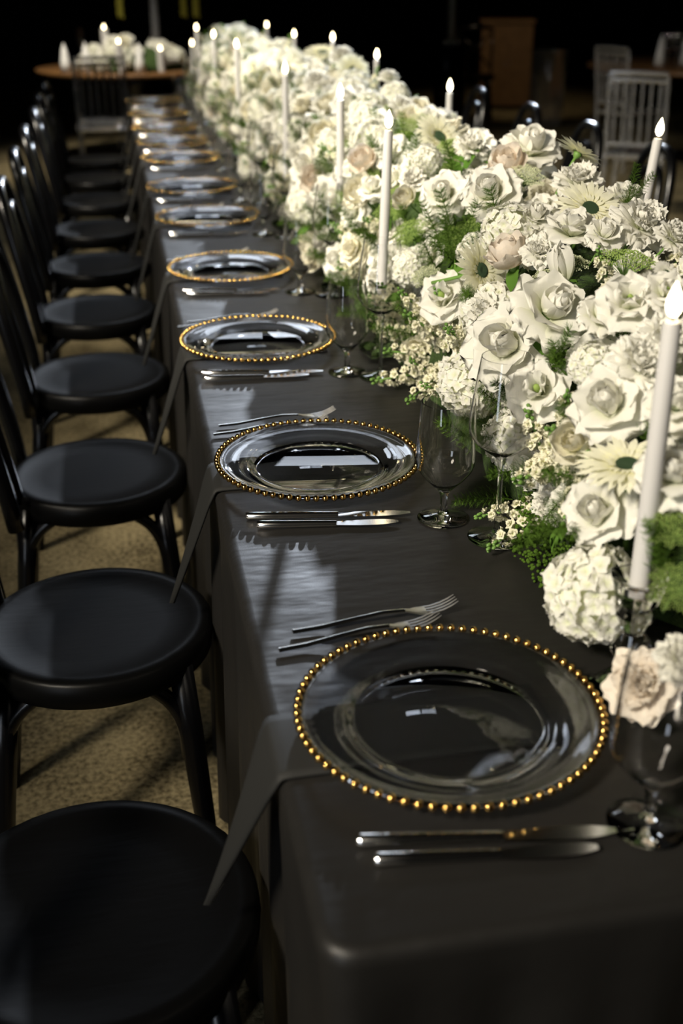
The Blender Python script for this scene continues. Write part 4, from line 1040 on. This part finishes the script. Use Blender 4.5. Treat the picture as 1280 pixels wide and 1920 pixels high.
for i, (x, y) in enumerate(((-.42, 9.75), (-.26, 9.85), (.15, 9.6))):
    b = lathe([(.001, .22), (.02, .17), (.035, .08), (.045, .0), (1e-5, .002)], 10); tag(ob('folded_napkin', b.mesh('folded_napkin', 'white_linen'), None, TR(x, y, T+.0005)),
        f'white cone-folded napkin on the far round table, {("leftmost", "middle", "rightmost")[i]} of three', 'napkin', 'white napkins on the far table')
for i, (x, y) in enumerate(((-.30, 10.9), (-.12, 10.95))):
    t = thing('wine_glass', f'clear wine glass at the back of the far round table, {("left", "right")[i]} one', 'glass', TR(x, y, T+.0005), 'glasses on the far table'); ob('bowl', TL[0], t); ob('stem', TL[1], t)
ghost_chair(TR(-.16, 8.95, 0) @ RZ(PI/2), 'clear spindle-back chair in front of the far round table', 'clear spindle chairs')
ghost_chair(TR(-1.25, 9.4, 0) @ RZ(.6), 'clear spindle-back chair left of the far round table', 'clear spindle chairs')
ghost_chair(TR(-1.30, 8.2, 0) @ RZ(2.2), 'clear spindle-back chair standing alone at the far left', 'clear spindle chairs')
# right side of the hall
round_table(4.90, 9.45, 1.05, 'round table with warm wood top and glassware at the right of the hall')
ghost_chair(TR(3.10, 6.87, 0) @ RZ(.95), 'clear spindle-back chair in front of the right round table', 'clear spindle chairs')
ghost_chair(TR(3.97, 9.02, 0) @ RZ(.4), 'clear spindle-back chair at the left edge of the right round table', 'clear spindle chairs')
for i, (x, y) in enumerate(((4.25, 9.0), (4.45, 8.8), (4.42, 9.2), (4.62, 8.95), (4.75, 9.2))):
    t = thing('wine_glass', f'clear wine glass on the right round table, {("leftmost", "second from left", "third from left", "fourth from left", "rightmost")[i]}', 'glass', TR(x, y, T+.0005), 'glasses on the right table'); ob('bowl', TL[0], t); ob('stem', TL[1], t)
for i, (x, y) in enumerate(((4.40, 9.45), (4.65, 9.5))):
    b = lathe([(.001, .24), (.02, .18), (.035, .08), (.045, .0), (1e-5, .002)], 10); tag(ob('folded_napkin', b.mesh('folded_napkin', 'white_linen'), None, TR(x, y, T+.0005)),
        f'white cone-folded napkin on the right round table, {("left", "right")[i]} one', 'napkin', 'white napkins on the right table')
t = thing('wooden_cabinet', 'brown wooden cabinet standing in the dark at the back', 'cabinet', TR(4.45, 13.6, 0) @ RZ(-.25))
ob('body', box(-.29, .29, -.22, .22, .03, .93).mesh('body', 'brown_wood', False), t)
ob('top_board', box(-.31, .31, -.25, .25, .93, .96).mesh('top_board', 'brown_wood', False), t)
KNB = blob(.014, 10, 6).mesh('knob', 'steel')
for x0, x1, kx in ((-.275, -.004, -.03), (.004, .275, .03)):
    d_ = ob('door', box(x0, x1, -.235, -.22, .05, .91).mesh('door', 'brown_wood', False), t); ob('knob', KNB, d_, TR(kx, -.247, .5))
for s in (-1, 1): ob('foot', box(s*.25-.03, s*.25+.03, -.2, .2, 0, .03).mesh('foot', 'black_wood', False), t)
# cross-back chair before the cabinet
t = thing('cross_back_chair', 'dark cross-back chair in front of the brown cabinet', 'chair', TR(3.78, 12.55, 0) @ RZ(-PI/2-.2))
ob('seat', SEAT, t)
for m_ in LEGS: ob('leg', m_, t)
for s in (-1, 1):
    ob('back_post', sweep([(-.18, s*.18, .44), (-.25, s*.19, .90)], .014, 8, (1, 0, 0)).mesh('back_post', 'black_wood'), t)
    ob('cross_bar', sweep([(-.20, -s*.17, .52), (-.225, 0, .70), (-.24, s*.17, .86)], .010, 8, (1, 0, 0)).mesh('cross_bar', 'black_wood'), t)
ob('top_rail', sweep([(-.25, -.19, .90), (-.275, 0, .92), (-.25, .19, .90)], [(.014, .02)]*3, 8, (0, 0, 1)).mesh('top_rail', 'black_wood'), t)
# fluted clear plinth
n_ = 40; pb = lathe([(.17, 0), (.17, .70), (.165, .72), (1e-5, .72)], 48)
pb.v = [(x*(1+.03*math.cos(24*math.atan2(y, x))) if z < .71 else x, y*(1+.03*math.cos(24*math.atan2(y, x))) if z < .71 else y, z) for x, y, z in pb.v]
t = thing('fluted_plinth', 'fluted clear acrylic plinth right of the brown cabinet', 'plinth', TR(4.36, 11.9, 0)); ob('column', pb.mesh('column', 'acrylic'), t)
ob('cap', lathe([(1e-5, .721), (.19, .721), (.19, .74), (1e-5, .74)], 32).mesh('cap', 'acrylic'), t)
tv = thing('tall_vase', 'slim tall clear vase on a dark stand left of the brown cabinet', 'vase', TR(3.22, 11.6, 0))
ob('stand', lathe([(1e-5, 0), (.16, 0), (.16, .8), (1e-5, .8)], 24).mesh('stand', 'black_wood'), tv)
ob('vase_body', lathe([(1e-5, .801), (.07, .801), (.08, .84), (.035, .88), (.04, 1.4), (.036, 1.4), (.03, .89), (1e-5, .86)], 24).mesh('vase_body', 'acrylic'), tv)
